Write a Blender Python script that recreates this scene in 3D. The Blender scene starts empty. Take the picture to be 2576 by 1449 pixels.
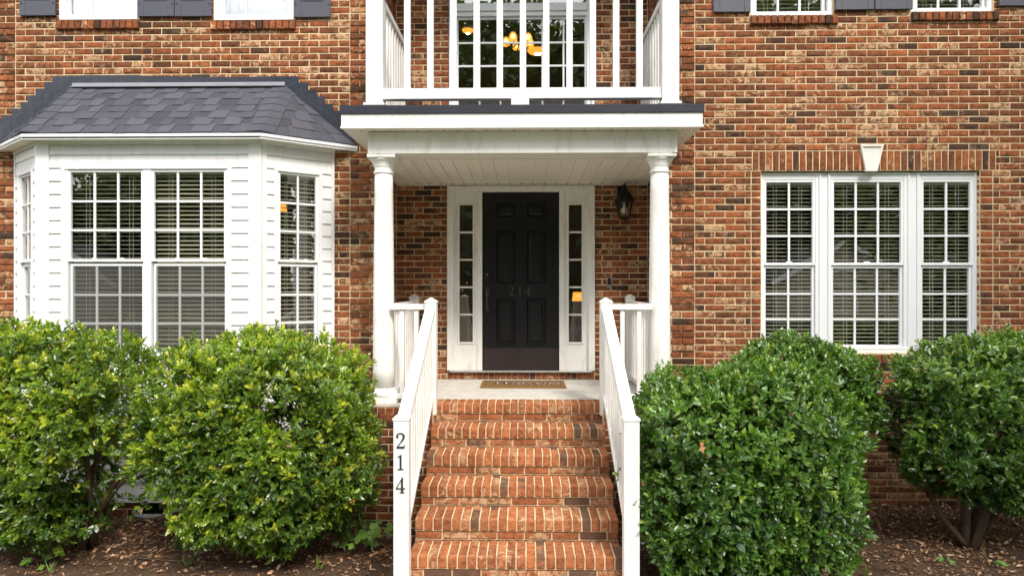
import bpy, math, random
import numpy as np
from mathutils import Matrix, Vector, Euler, noise as mnoise

rnd = random.Random(7)
NPR = np.random.default_rng(11)
scene = bpy.context.scene
COL = scene.collection

# ------------------------------------------------------------------ camera, light, exposure
F = 1717.3                      # focal length in units of a 2576 px wide frame (24 mm equivalent)
EYE = 2.2
YAW = math.atan(32.6 / F)
cam_d = bpy.data.cameras.new("camera")
cam_d.sensor_width = 36.0
cam_d.lens = 36.0 * F / 2576.0
cam_d.clip_start = 0.05
cam_d.clip_end = 3000.0
cam = bpy.data.objects.new("camera", cam_d)
COL.objects.link(cam)
cam.location = (0.0, 0.0, EYE)
cam.rotation_euler = (math.radians(90), 0.0, YAW)
scene.camera = cam

SUN_EL, SUN_AZ = math.radians(46), math.radians(24)   # azimuth from straight behind the camera, negative = from the left
sun_vec = Vector((math.sin(SUN_AZ) * math.cos(SUN_EL), -math.cos(SUN_AZ) * math.cos(SUN_EL), math.sin(SUN_EL)))
sun_l = bpy.data.lights.new("sun", 'SUN')
sun_l.energy = 2.4
sun_l.angle = math.radians(14)
sun_l.color = (1.0, 0.94, 0.86)
sun = bpy.data.objects.new("sun", sun_l)
COL.objects.link(sun)
sun.rotation_euler = sun_vec.to_track_quat('Z', 'Y').to_euler()
sun.location = sun_vec * 40

world = bpy.data.worlds.new("World")
scene.world = world
world.use_nodes = True
wn, wl = world.node_tree.nodes, world.node_tree.links
wn.clear()
w_out = wn.new("ShaderNodeOutputWorld")
w_bg = wn.new("ShaderNodeBackground")
w_bg.inputs[1].default_value = 0.15
w_sky = wn.new("ShaderNodeTexSky")
w_sky.sky_type = 'NISHITA'
w_sky.sun_disc = False
w_sky.sun_elevation = SUN_EL
w_sky.sun_rotation = math.atan2(sun_vec.x, sun_vec.y)
w_sky.dust_density = 2.0
w_tc = wn.new("ShaderNodeTexCoord")
w_map = wn.new("ShaderNodeMapping")
w_map.inputs["Scale"].default_value = (1.0, 1.0, 2.2)
w_noise = wn.new("ShaderNodeTexNoise")
w_noise.inputs["Scale"].default_value = 2.3
w_noise.inputs["Detail"].default_value = 8.0
w_noise.inputs["Roughness"].default_value = 0.55
w_ramp = wn.new("ShaderNodeValToRGB")
w_ramp.color_ramp.elements[0].position = 0.36
w_ramp.color_ramp.elements[1].position = 0.56
w_mix = wn.new("ShaderNodeMixRGB")
w_mix.inputs[2].default_value = (11.6, 11.7, 11.8, 1)
wl.new(w_tc.outputs["Generated"], w_map.inputs[0])
wl.new(w_map.outputs[0], w_noise.inputs["Vector"])
wl.new(w_noise.outputs["Fac"], w_ramp.inputs[0])
wl.new(w_ramp.outputs[0], w_mix.inputs[0])
wl.new(w_sky.outputs[0], w_mix.inputs[1])
wl.new(w_mix.outputs[0], w_bg.inputs[0])
wl.new(w_bg.outputs[0], w_out.inputs[0])

scene.view_settings.view_transform = 'Standard'
scene.view_settings.look = 'None'
scene.view_settings.exposure = 0.6
scene.view_settings.gamma = 1.0
scene.view_settings.use_curve_mapping = False
scene.render.engine = 'CYCLES'
scene.cycles.use_denoising = True
scene.cycles.max_bounces = 8
scene.cycles.transparent_max_bounces = 16

# ------------------------------------------------------------------ helpers
CY, SY = math.cos(YAW), math.sin(YAW)
def P(px, py, Y):
    """the point at depth Y that the measured photo position (2576 px wide frame) looks at"""
    u, v = (px - 1288.0) / F, (724.5 - py) / F
    t = Y / (CY + u * SY)
    return (u * CY - SY) * t, EYE + v * t
def PX(px, Y): return P(px, 724.5, Y)[0]
def PZ(px, py, Y): return P(px, py, Y)[1]

I4 = Matrix.Identity(4)
W = {}
def link(o, parent=None, M=I4):
    COL.objects.link(o)
    if parent is not None:
        o.parent = parent
        o.matrix_parent_inverse = W[parent].inverted()
    o.matrix_basis = M
    W[o] = M.copy()
    return o
def tag(o, label=None, cat=None, group=None, kind=None):
    if label: o['label'] = label
    if cat: o['category'] = cat
    if group: o['group'] = group
    if kind: o['kind'] = kind
    return o
def thing(name, label, cat, loc, group=None):
    o = bpy.data.objects.new(name, None)
    o.empty_display_size = 0.2
    link(o, None, Matrix.Translation(loc))
    return tag(o, label, cat, group)
class MB:
    def __init__(s): s.v, s.f, s.c = [], [], []
    def add(s, vs, fs, col=None):
        n = len(s.v)
        s.v += [tuple(p) for p in vs]
        s.f += [tuple(i + n for i in f) for f in fs]
        if col is not None: s.c += [col] * len(vs)
        return s
    def box(s, x0, x1, y0, y1, z0, z1, M=None, col=None):
        vs = [(x0,y0,z0),(x1,y0,z0),(x1,y1,z0),(x0,y1,z0),(x0,y0,z1),(x1,y0,z1),(x1,y1,z1),(x0,y1,z1)]
        if M is not None: vs = [M @ Vector(v) for v in vs]
        return s.add(vs, [(0,3,2,1),(4,5,6,7),(0,1,5,4),(1,2,6,5),(2,3,7,6),(3,0,4,7)], col)
    def prism(s, pts, y0, y1):
        """polygon in x,z (counter-clockwise seen from -y) extruded in y"""
        n = len(pts)
        vs = [(p[0], y0, p[1]) for p in pts] + [(p[0], y1, p[1]) for p in pts]
        fs = [tuple(range(n)), tuple(range(2*n-1, n-1, -1))]
        fs += [(i, i+n, (i+1)%n+n, (i+1)%n) for i in range(n)]
        return s.add(vs, fs)
    def bar(s, a, b, w, h, up=(0,0,1)):
        a, b = Vector(a), Vector(b)
        d = (b-a).normalized(); u = Vector(up)
        r = d.cross(u).normalized(); u = r.cross(d).normalized()
        vs = []
        for p in (a, b):
            for i, j in ((-1,-1),(1,-1),(1,1),(-1,1)): vs.append(p + r*(w/2*i) + u*(h/2*j))
        return s.add(vs, [(0,1,2,3),(7,6,5,4),(0,4,5,1),(1,5,6,2),(2,6,7,3),(3,7,4,0)])
    def tube(s, pts, rads, n=8):
        vs, fs = [], []
        pts = [Vector(p) for p in pts]
        prev = None
        for i, p in enumerate(pts):
            d = (pts[min(i+1,len(pts)-1)] - pts[max(i-1,0)]).normalized()
            if prev is None:
                r = d.orthogonal().normalized()
            else:
                r = (prev - d*prev.dot(d)).normalized()
            prev = r
            q = d.cross(r)
            for k in range(n):
                a = 2*math.pi*k/n
                vs.append(p + (r*math.cos(a) + q*math.sin(a))*rads[i])
        m = len(pts)
        for i in range(m-1):
            for k in range(n):
                fs.append((i*n+k, i*n+(k+1)%n, (i+1)*n+(k+1)%n, (i+1)*n+k))
        fs.append(tuple(range(n-1,-1,-1))); fs.append(tuple((m-1)*n+k for k in range(n)))
        return s.add(vs, fs)
    def lathe(s, cx, cy, prof, n=32):
        vs, fs = [], []
        for r, z in prof:
            for k in range(n):
                a = 2*math.pi*k/n
                vs.append((cx+r*math.cos(a), cy+r*math.sin(a), z))
        for i in range(len(prof)-1):
            for k in range(n):
                fs.append((i*n+k, i*n+(k+1)%n, (i+1)*n+(k+1)%n, (i+1)*n+k))
        fs.append(tuple(range(n-1,-1,-1))); fs.append(tuple((len(prof)-1)*n+k for k in range(n)))
        return s.add(vs, fs)
    def mesh(s, name, mat):
        me = bpy.data.meshes.new(name)
        me.from_pydata([tuple(v) for v in s.v], [], s.f)
        if s.c:
            a = me.color_attributes.new("col", 'FLOAT_COLOR', 'POINT')
            flat = np.array([(c[0],c[1],c[2],1.0) for c in s.c], dtype=np.float32).ravel()
            a.data.foreach_set("color", flat)
        me.materials.append(mat)
        me.validate(); me.update()
        return me
    def build(s, name, mat, parent=None, M=I4, bevel=0.0, smooth=False, origin=None):
        if origin is not None:
            o3 = Vector(origin)
            s.v = [tuple(Vector(v) - o3) for v in s.v]
            M = M @ Matrix.Translation(o3)
        me = s.mesh(name, mat)
        if smooth:
            me.shade_smooth()
        o = bpy.data.objects.new(name, me)
        link(o, parent, M)
        if bevel:
            b = o.modifiers.new("bevel", 'BEVEL'); b.width = bevel; b.segments = 2; b.limit_method = 'ANGLE'
        return o
def inst(name, me, parent, M):
    o = bpy.data.objects.new(name, me)
    return link(o, parent, M)

# ------------------------------------------------------------------ materials
MATS = {}
def new_mat(name):
    m = bpy.data.materials.new(name); m.use_nodes = True
    nt = m.node_tree; nt.nodes.clear()
    out = nt.nodes.new("ShaderNodeOutputMaterial")
    MATS[name] = m
    return m, nt.nodes, nt.links, out
def noise_node(n, l, scale, detail=4, rough=0.6, vec=None, dist=0.0):
    t = n.new("ShaderNodeTexNoise")
    t.inputs["Scale"].default_value = scale; t.inputs["Detail"].default_value = detail
    t.inputs["Roughness"].default_value = rough; t.inputs["Distortion"].default_value = dist
    if vec is not None: l.new(vec, t.inputs["Vector"])
    return t.outputs["Fac"]
def ramp(n, l, fac, stops):
    r = n.new("ShaderNodeValToRGB")
    e = r.color_ramp.elements
    e[0].position, e[0].color = stops[0][0], (*stops[0][1], 1)
    e[1].position, e[1].color = stops[-1][0], (*stops[-1][1], 1)
    for p, c in stops[1:-1]:
        x = e.new(p); x.color = (*c, 1)
    l.new(fac, r.inputs[0])
    return r.outputs[0]
def mixc(n, l, fac, a, b, mode='MIX'):
    m = n.new("ShaderNodeMixRGB"); m.blend_type = mode
    for i, x in ((0, fac), (1, a), (2, b)):
        if isinstance(x, (int, float)): m.inputs[i].default_value = x
        elif isinstance(x, tuple): m.inputs[i].default_value = (*x, 1) if len(x) == 3 else x
        else: l.new(x, m.inputs[i])
    return m.outputs[0]
def math_n(n, l, op, a, b=None, clamp=False):
    m = n.new("ShaderNodeMath"); m.operation = op; m.use_clamp = clamp
    for i, x in ((0, a), (1, b)):
        if x is None: continue
        if isinstance(x, (int, float)): m.inputs[i].default_value = x
        else: l.new(x, m.inputs[i])
    return m.outputs[0]
def principled(n, l, out, color, rough=0.6, bump=None, bump_d=0.002, spec=0.5, metallic=0.0):
    b = n.new("ShaderNodeBsdfPrincipled")
    if isinstance(color, tuple): b.inputs["Base Color"].default_value = (*color, 1)
    else: l.new(color, b.inputs["Base Color"])
    if isinstance(rough, (int, float)): b.inputs["Roughness"].default_value = rough
    else: l.new(rough, b.inputs["Roughness"])
    b.inputs["Specular IOR Level"].default_value = spec
    b.inputs["Metallic"].default_value = metallic
    if bump is not None:
        bp = n.new("ShaderNodeBump"); bp.inputs["Distance"].default_value = bump_d
        bp.inputs["Strength"].default_value = 1.0
        l.new(bump, bp.inputs["Height"]); l.new(bp.outputs[0], b.inputs["Normal"])
    l.new(b.outputs[0], out.inputs[0])
    return b
def simple(name, color, rough=0.6, var=0.12, scale=3.0, bump_s=60.0, bump_d=0.0006, spec=0.4, metallic=0.0, grime=0.0):
    m, n, l, out = new_mat(name)
    g = n.new("ShaderNodeNewGeometry")
    f = noise_node(n, l, scale, 6, 0.65, g.outputs["Position"])
    lo = tuple(c*(1-var) for c in color); hi = tuple(min(1, c*(1+var)) for c in color)
    c = ramp(n, l, f, [(0.3, lo), (0.7, hi)])
    if grime:
        mp = n.new("ShaderNodeMapping"); mp.inputs["Scale"].default_value = (5, 5, 1.1); l.new(g.outputs["Position"], mp.inputs[0])
        gf = noise_node(n, l, 2.2, 7, 0.75, mp.outputs[0])
        c = mixc(n, l, 1.0, c, ramp(n, l, gf, [(0.50, (1,1,1)), (0.78, (1-grime, 1-grime*1.1, 1-grime*1.35))]), 'MULTIPLY')
    h = noise_node(n, l, bump_s, 4, 0.6, g.outputs["Position"])
    principled(n, l, out, c, rough, h, bump_d, spec, metallic)
    return m
def brick_mat(name, joined, orange=(0.325,0.108,0.046), brown=(0.15,0.061,0.034), tan=(0.68,0.48,0.29), dark=(0.045,0.034,0.028)):
    m, n, l, out = new_mat(name)
    if joined:
        a = n.new("ShaderNodeAttribute"); a.attribute_name = "col"; src = a.outputs["Color"]
    else:
        a = n.new("ShaderNodeObjectInfo"); src = a.outputs["Color"]
    sp = n.new("ShaderNodeSeparateColor"); l.new(src, sp.inputs[0])
    g = n.new("ShaderNodeNewGeometry")
    off = n.new("ShaderNodeVectorMath"); off.operation = 'SCALE'
    l.new(src, off.inputs[0]); off.inputs["Scale"].default_value = 23.0
    ad = n.new("ShaderNodeVectorMath"); ad.operation = 'ADD'
    l.new(g.outputs["Position"], ad.inputs[0]); l.new(off.outputs[0], ad.inputs[1])
    pos = ad.outputs[0]
    base = mixc(n, l, sp.outputs[0], brown, orange)
    n1 = noise_node(n, l, 22, 6, 0.7, pos)
    base = mixc(n, l, 1.0, base, ramp(n, l, n1, [(0.30, (0.42,0.40,0.38)), (0.5, (1,1,1)), (0.70, (1.45,1.42,1.35))]), 'MULTIPLY')
    n2 = noise_node(n, l, 17, 7, 0.75, pos, 0.8)
    tanf = math_n(n, l, 'MULTIPLY', math_n(n, l, 'ADD', n2, math_n(n, l, 'SUBTRACT', sp.outputs[1], 1.0)), 13.0, True)
    base = mixc(n, l, tanf, base, mixc(n, l, n1, tan, (0.36,0.19,0.09)))
    n3 = noise_node(n, l, 7, 3, 0.6, pos, 0.3)
    df = math_n(n, l, 'MULTIPLY', math_n(n, l, 'ADD', n3, math_n(n, l, 'SUBTRACT', sp.outputs[2], 1.0)), 6.0, True)
    df = math_n(n, l, 'MULTIPLY', df, 0.85)
    base = mixc(n, l, df, base, dark)
    mp = n.new("ShaderNodeMapping"); mp.inputs["Scale"].default_value = (1.6, 1.6, 0.6); l.new(g.outputs["Position"], mp.inputs[0])
    wz = noise_node(n, l, 1.3, 5, 0.6, mp.outputs[0])
    base = mixc(n, l, 1.0, base, ramp(n, l, wz, [(0.3, (0.72,0.70,0.68)), (0.5, (1,1,1)), (0.7, (1.15,1.12,1.08))]), 'MULTIPLY')
    h1 = noise_node(n, l, 28, 8, 0.7, pos)
    h2 = noise_node(n, l, 190, 3, 0.6, pos)
    h = math_n(n, l, 'ADD', h1, math_n(n, l, 'MULTIPLY', h2, 0.12))
    principled(n, l, out, base, 0.9, h, 0.016, 0.1)
    return m

M_BRICK = brick_mat("brick_single", False)
M_BRICKJ = brick_mat("brick_joined", True)
M_STEP = brick_mat("step_brick", False, orange=(0.42,0.155,0.065), brown=(0.27,0.10,0.048), dark=(0.11,0.075,0.055))
M_MORTAR = simple("mortar", (0.68,0.53,0.33), 0.95, 0.25, 5, 150, 0.003, 0.1, grime=0.45)
M_WHITE = simple("white_paint", (0.82,0.81,0.775), 0.45, 0.045, 1.5, 50, 0.0006, 0.4, grime=0.30)
M_VINYL = simple("white_vinyl", (0.80,0.80,0.80), 0.5, 0.03, 1.2, 90, 0.0007, 0.35, grime=0.2)
M_CEIL = simple("ceiling_vinyl", (0.83,0.79,0.71), 0.55, 0.06, 2.5, 90, 0.0005, 0.3)
M_WINFR = simple("window_frame_white", (0.80,0.81,0.82), 0.35, 0.02, 2, 40, 0.0003, 0.4)
M_SLAT = simple("blind_slat_cream", (0.46,0.42,0.31), 0.45, 0.05, 8, 40, 0.0003, 0.4)
M_FLASH = simple("navy_flashing", (0.014,0.017,0.030), 0.36, 0.2, 4, 5, 0.012, 0.5)
M_DRIP = simple("roof_membrane_black", (0.02,0.022,0.035), 0.5, 0.2, 3, 30, 0.002, 0.4)
M_STRIP = simple("aluminium_strip", (0.30,0.30,0.34), 0.35, 0.1, 5, 30, 0.001, 0.5)
M_DOOR = simple("black_door_paint", (0.009,0.009,0.010), 0.36, 0.15, 3, 140, 0.0005, 0.3)
M_KICK = simple("kick_plate_bronze", (0.026,0.017,0.018), 0.35, 0.15, 3, 100, 0.0004, 0.5)
M_IRON = simple("black_iron", (0.007,0.007,0.008), 0.5, 0.2, 8, 80, 0.0008, 0.3)
M_BRONZE = simple("aged_bronze", (0.06,0.048,0.038), 0.35, 0.3, 12, 80, 0.0006, 0.6, 0.6)
M_NUM = simple("number_black", (0.03,0.028,0.035), 0.4, 0.1, 8, 60, 0.0004, 0.4)
M_NUMD = simple("number_door", (0.055,0.05,0.048), 0.35, 0.1, 8, 60, 0.0004, 0.5)
M_SILVER = simple("satin_steel", (0.5,0.48,0.45), 0.35, 0.1, 8, 60, 0.0003, 0.5, 0.8)
M_CONC = simple("porch_concrete", (0.60,0.57,0.51), 0.85, 0.1, 6, 160, 0.0012, 0.2, grime=0.3)
M_STONE = simple("keystone_cast", (0.74,0.71,0.65), 0.75, 0.05, 6, 160, 0.001, 0.2)
M_BARK = simple("shrub_bark", (0.12,0.085,0.06), 0.9, 0.4, 14, 60, 0.006, 0.2)
M_ROOM = simple("interior_wall", (0.20,0.17,0.13), 0.9, 0.05, 2, 30, 0.0003, 0.1)
M_CORD = simple("blind_cord", (0.6,0.57,0.48), 0.7, 0.05, 2, 30, 0.0003, 0.1)
M_LATTICE = simple("vent_black", (0.008,0.008,0.012), 0.6, 0.1, 8, 60, 0.0004, 0.3)
M_HOSE = simple("grey_cable", (0.22,0.25,0.27), 0.4, 0.1, 8, 60, 0.0003, 0.4)
M_SHADE = simple("curtain_white", (0.82,0.83,0.85), 0.7, 0.05, 3, 30, 0.0004, 0.2)

def shutter_mat():
    m, n, l, out = new_mat("shutter_charcoal")
    g = n.new("ShaderNodeNewGeometry")
    mp = n.new("ShaderNodeMapping"); mp.inputs["Scale"].default_value = (4, 4, 60)
    l.new(g.outputs["Position"], mp.inputs[0])
    f = noise_node(n, l, 4, 5, 0.6, mp.outputs[0])
    c = ramp(n, l, f, [(0.3, (0.062,0.064,0.085)), (0.7, (0.095,0.097,0.125))])
    principled(n, l, out, c, 0.5, f, 0.0012, 0.4)
    return m
M_SHUT = shutter_mat()

def shingle_mat():
    m, n, l, out = new_mat("asphalt_shingle")
    oi = n.new("ShaderNodeObjectInfo")
    g = n.new("ShaderNodeNewGeometry")
    sp = n.new("ShaderNodeSeparateColor"); l.new(oi.outputs["Color"], sp.inputs[0])
    base = mixc(n, l, sp.outputs[0], (0.052,0.055,0.070), (0.098,0.102,0.122))
    base = mixc(n, l, math_n(n, l, 'MULTIPLY', sp.outputs[1], 0.22), base, (0.10,0.075,0.08))
    f = noise_node(n, l, 420, 2, 0.8, g.outputs["Position"])
    base = mixc(n, l, 1.0, base, ramp(n, l, f, [(0.3,(0.45,0.45,0.45)),(0.5,(1,1,1)),(0.7,(1.7,1.7,1.7))]), 'MULTIPLY')
    principled(n, l, out, base, 0.95, f, 0.0015, 0.15)
    return m
M_SHING = shingle_mat()

def glass_mat(name="window_glass", base=0.17, tint=(0.93,0.96,0.95), wav=0.0006):
    m, n, l, out = new_mat(name)
    g = n.new("ShaderNodeNewGeometry")
    h = noise_node(n, l, 2.2, 2, 0.5, g.outputs["Position"])
    bp = n.new("ShaderNodeBump"); bp.inputs["Distance"].default_value = wav; l.new(h, bp.inputs["Height"])
    dt = n.new("ShaderNodeVectorMath"); dt.operation = 'DOT_PRODUCT'
    l.new(g.outputs["Incoming"], dt.inputs[0]); l.new(g.outputs["Normal"], dt.inputs[1])
    om = math_n(n, l, 'SUBTRACT', 1.0, math_n(n, l, 'ABSOLUTE', dt.outputs["Value"]), True)
    fac = math_n(n, l, 'ADD', math_n(n, l, 'MULTIPLY', math_n(n, l, 'POWER', om, 5.0), 0.85), base+0.05, True)
    tr = n.new("ShaderNodeBsdfTransparent"); tr.inputs[0].default_value = (*tint, 1)
    gl = n.new("ShaderNodeBsdfGlossy"); gl.inputs["Roughness"].default_value = 0.0
    l.new(bp.outputs[0], gl.inputs["Normal"])
    mx = n.new("ShaderNodeMixShader")
    l.new(fac, mx.inputs[0]); l.new(tr.outputs[0], mx.inputs[1]); l.new(gl.outputs[0], mx.inputs[2])
    l.new(mx.outputs[0], out.inputs[0])
    return m
M_GLASS = glass_mat()
M_GLASSC = glass_mat("coated_glass", 0.42)
M_GLASSLAMP = glass_mat("lantern_glass", 0.0, (0.97,0.96,0.94), 0.001)

def screen_mat():
    m, n, l, out = new_mat("insect_screen")
    tr = n.new("ShaderNodeBsdfTransparent")
    d = n.new("ShaderNodeBsdfDiffuse"); d.inputs[0].default_value = (0.13,0.125,0.12,1)
    mx = n.new("ShaderNodeMixShader"); mx.inputs[0].default_value = 0.36
    l.new(tr.outputs[0], mx.inputs[1]); l.new(d.outputs[0], mx.inputs[2]); l.new(mx.outputs[0], out.inputs[0])
    return m
M_SCREEN = screen_mat()

def emis(name, color, s):
    m, n, l, out = new_mat(name)
    e = n.new("ShaderNodeEmission"); e.inputs[0].default_value = (*color, 1); e.inputs[1].default_value = s
    l.new(e.outputs[0], out.inputs[0]); return m
def amber():
    m, n, l, out = new_mat("amber_bulb_halo")  # orange halo of the lit bulbs, made as a glowing see-through shell
    e = n.new("ShaderNodeEmission"); e.inputs[0].default_value = (1.0,0.36,0.04,1); e.inputs[1].default_value = 1.5
    t = n.new("ShaderNodeBsdfTransparent")
    lw = n.new("ShaderNodeLayerWeight"); lw.inputs[0].default_value = 0.35
    mx = n.new("ShaderNodeMixShader")
    l.new(lw.outputs["Facing"], mx.inputs[0]); l.new(e.outputs[0], mx.inputs[1]); l.new(t.outputs[0], mx.inputs[2])
    l.new(mx.outputs[0], out.inputs[0]); return m
M_BULB = emis("warm_bulb", (1.0,0.72,0.28), 40.0)
M_LSHADE = emis("lit_lamp_shade", (1.0,0.34,0.035), 1.25)
M_AMBER = amber()
M_FROST = simple("frosted_bulb", (0.75,0.76,0.72), 0.3, 0.02, 4, 20, 0.0002, 0.5)

def leaf_mat(name, dark, light, yellow, transl=0.35, rough=0.32):
    m, n, l, out = new_mat(name)
    a = n.new("ShaderNodeAttribute"); a.attribute_name = "col"
    sp = n.new("ShaderNodeSeparateColor"); l.new(a.outputs["Color"], sp.inputs[0])
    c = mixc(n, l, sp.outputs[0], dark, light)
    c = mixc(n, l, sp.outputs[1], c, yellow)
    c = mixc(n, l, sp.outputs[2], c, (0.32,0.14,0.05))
    g = n.new("ShaderNodeNewGeometry")
    h = noise_node(n, l, 60, 3, 0.6, g.outputs["Position"])
    b = n.new("ShaderNodeBsdfPrincipled")
    l.new(c, b.inputs["Base Color"]); b.inputs["Roughness"].default_value = rough
    b.inputs["Specular IOR Level"].default_value = 1.0
    bp = n.new("ShaderNodeBump"); bp.inputs["Distance"].default_value = 0.004
    l.new(h, bp.inputs["Height"]); l.new(bp.outputs[0], b.inputs["Normal"])
    t = n.new("ShaderNodeBsdfTranslucent")
    l.new(mixc(n, l, 1.0, c, (1.5,1.6,0.5), 'MULTIPLY'), t.inputs[0])
    mx = n.new("ShaderNodeMixShader"); mx.inputs[0].default_value = transl
    l.new(b.outputs[0], mx.inputs[1]); l.new(t.outputs[0], mx.inputs[2]); l.new(mx.outputs[0], out.inputs[0])
    return m
M_LEAF_L = leaf_mat("shrub_leaf_bright", (0.048,0.115,0.018), (0.27,0.40,0.028), (0.56,0.56,0.04), 0.28, 0.22)
M_LEAF_R = leaf_mat("shrub_leaf_deep", (0.042,0.108,0.020), (0.15,0.285,0.034), (0.32,0.42,0.045), 0.2, 0.22)
M_LEAF_W = leaf_mat("weed_leaf", (0.09,0.20,0.03), (0.17,0.34,0.04), (0.25,0.3,0.04), 0.3, 0.5)
M_LEAF_T = leaf_mat("tree_leaf", (0.05,0.09,0.018), (0.11,0.17,0.03), (0.17,0.2,0.04), 0.3, 0.5)
def dead_leaf_mat():
    m, n, l, out = new_mat("dead_leaf")
    a = n.new("ShaderNodeAttribute"); a.attribute_name = "col"
    g = n.new("ShaderNodeNewGeometry")
    f = noise_node(n, l, 40, 3, 0.6, g.outputs["Position"])
    c = mixc(n, l, 1.0, a.outputs["Color"], ramp(n, l, f, [(0.3,(0.7,0.7,0.7)),(0.7,(1.25,1.2,1.15))]), 'MULTIPLY')
    principled(n, l, out, c, 0.7, f, 0.003, 0.3)
    return m
M_DEAD = dead_leaf_mat()
def soil_mat():
    m, n, l, out = new_mat("garden_soil")
    g = n.new("ShaderNodeNewGeometry")
    f = noise_node(n, l, 3.0, 8, 0.75, g.outputs["Position"])
    f2 = noise_node(n, l, 55, 5, 0.75, g.outputs["Position"])
    c = ramp(n, l, f, [(0.3,(0.070,0.044,0.028)),(0.55,(0.12,0.077,0.05)),(0.75,(0.19,0.12,0.08))])
    c = mixc(n, l, 1.0, c, ramp(n, l, f2, [(0.3,(0.5,0.5,0.5)),(0.55,(1.1,1.1,1.1)),(0.75,(2.0,1.8,1.6))]), 'MULTIPLY')
    principled(n, l, out, c, 0.95, f2, 0.02, 0.1)
    return m
M_SOIL = soil_mat()
M_LAWN = simple("lawn_grass", (0.06,0.085,0.035), 0.9, 0.3, 4, 60, 0.02, 0.1)
M_ROAD = simple("asphalt", (0.06,0.06,0.06), 0.9, 0.15, 3, 80, 0.004, 0.2)
M_TANSIDE = simple("tan_siding", (0.42,0.37,0.29), 0.7, 0.06, 2, 20, 0.001, 0.2)
M_GREYROOF = simple("grey_roof", (0.13,0.13,0.15), 0.9, 0.2, 6, 60, 0.004, 0.2)
def coir_mat():
    m, n, l, out = new_mat("coir_mat")
    g = n.new("ShaderNodeNewGeometry")
    f = noise_node(n, l, 220, 3, 0.8, g.outputs["Position"])
    c = ramp(n, l, f, [(0.3,(0.13,0.07,0.025)),(0.7,(0.36,0.20,0.075))])
    principled(n, l, out, c, 0.95, f, 0.004, 0.1)
    return m
M_COIR = coir_mat()

# ------------------------------------------------------------------ shared brick meshes
CH = 0.0677          # one course
BL, BH, BD, JT = 0.1935, 0.0575, 0.08, 0.0102
def brick_shape(L, H, r, D=BD):
    """front face at y = 0 looking towards -y, bevelled and a little uneven"""
    b = min(0.006, H*0.16)
    j = lambda s=0.0016: r.uniform(-s, s)
    x, z = L/2, H/2
    outer = [(-x+j(),0.004+abs(j()),-z+j(0.001)),(x+j(),0.004+abs(j()),-z+j(0.001)),(x+j(),0.004+abs(j()),z+j(0.001)),(-x+j(),0.004+abs(j()),z+j(0.001))]
    inner = [(-x+b+j(),j(0.0025),-z+b+j(0.001)),(x-b+j(),j(0.0025),-z+b+j(0.001)),(x-b+j(),j(0.0025),z-b+j(0.001)),(-x+b+j(),j(0.0025),z-b+j(0.001))]
    mid = [(j(0.01), -0.003+j(0.002), j(0.008))]
    back = [(-x,D,-z),(x,D,-z),(x,D,z),(-x,D,z)]
    vs = outer + inner + back + mid
    fs = [(4,5,12),(5,6,12),(6,7,12),(7,4,12)]
    for k in range(4):
        n = (k+1) % 4
        fs.append((k, n, n+4, k+4))
        fs.append((k+8, n+8, n, k))
    return vs, fs
def mesh_set(L, H, mat, n=7, D=BD, name="brick"):
    out = []
    for i in range(n):
        mb = MB(); mb.add(*brick_shape(L, H, rnd, D)); out.append(mb.mesh(name, mat))
    return out
BR_STRETCH = mesh_set(BL, BH, M_BRICK, 10)
BR_HEAD = mesh_set(0.092, BH, M_BRICK, 5)
BR_SOLD = mesh_set(0.0575, 0.193, M_BRICK, 6)
def brick_col(tanp=0.3, darkp=0.14):
    r = min(1, max(0, rnd.gauss(0.5, 0.3)))
    g = rnd.uniform(0.42, 0.56) if rnd.random() < tanp*1.7 else rnd.uniform(0.2, 0.42)
    b = rnd.uniform(0.48, 0.78) if rnd.random() < darkp else rnd.uniform(0.2, 0.43)
    return (r, g, b)
def rotz(a): return Matrix.Rotation(a, 4, 'Z')
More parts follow.
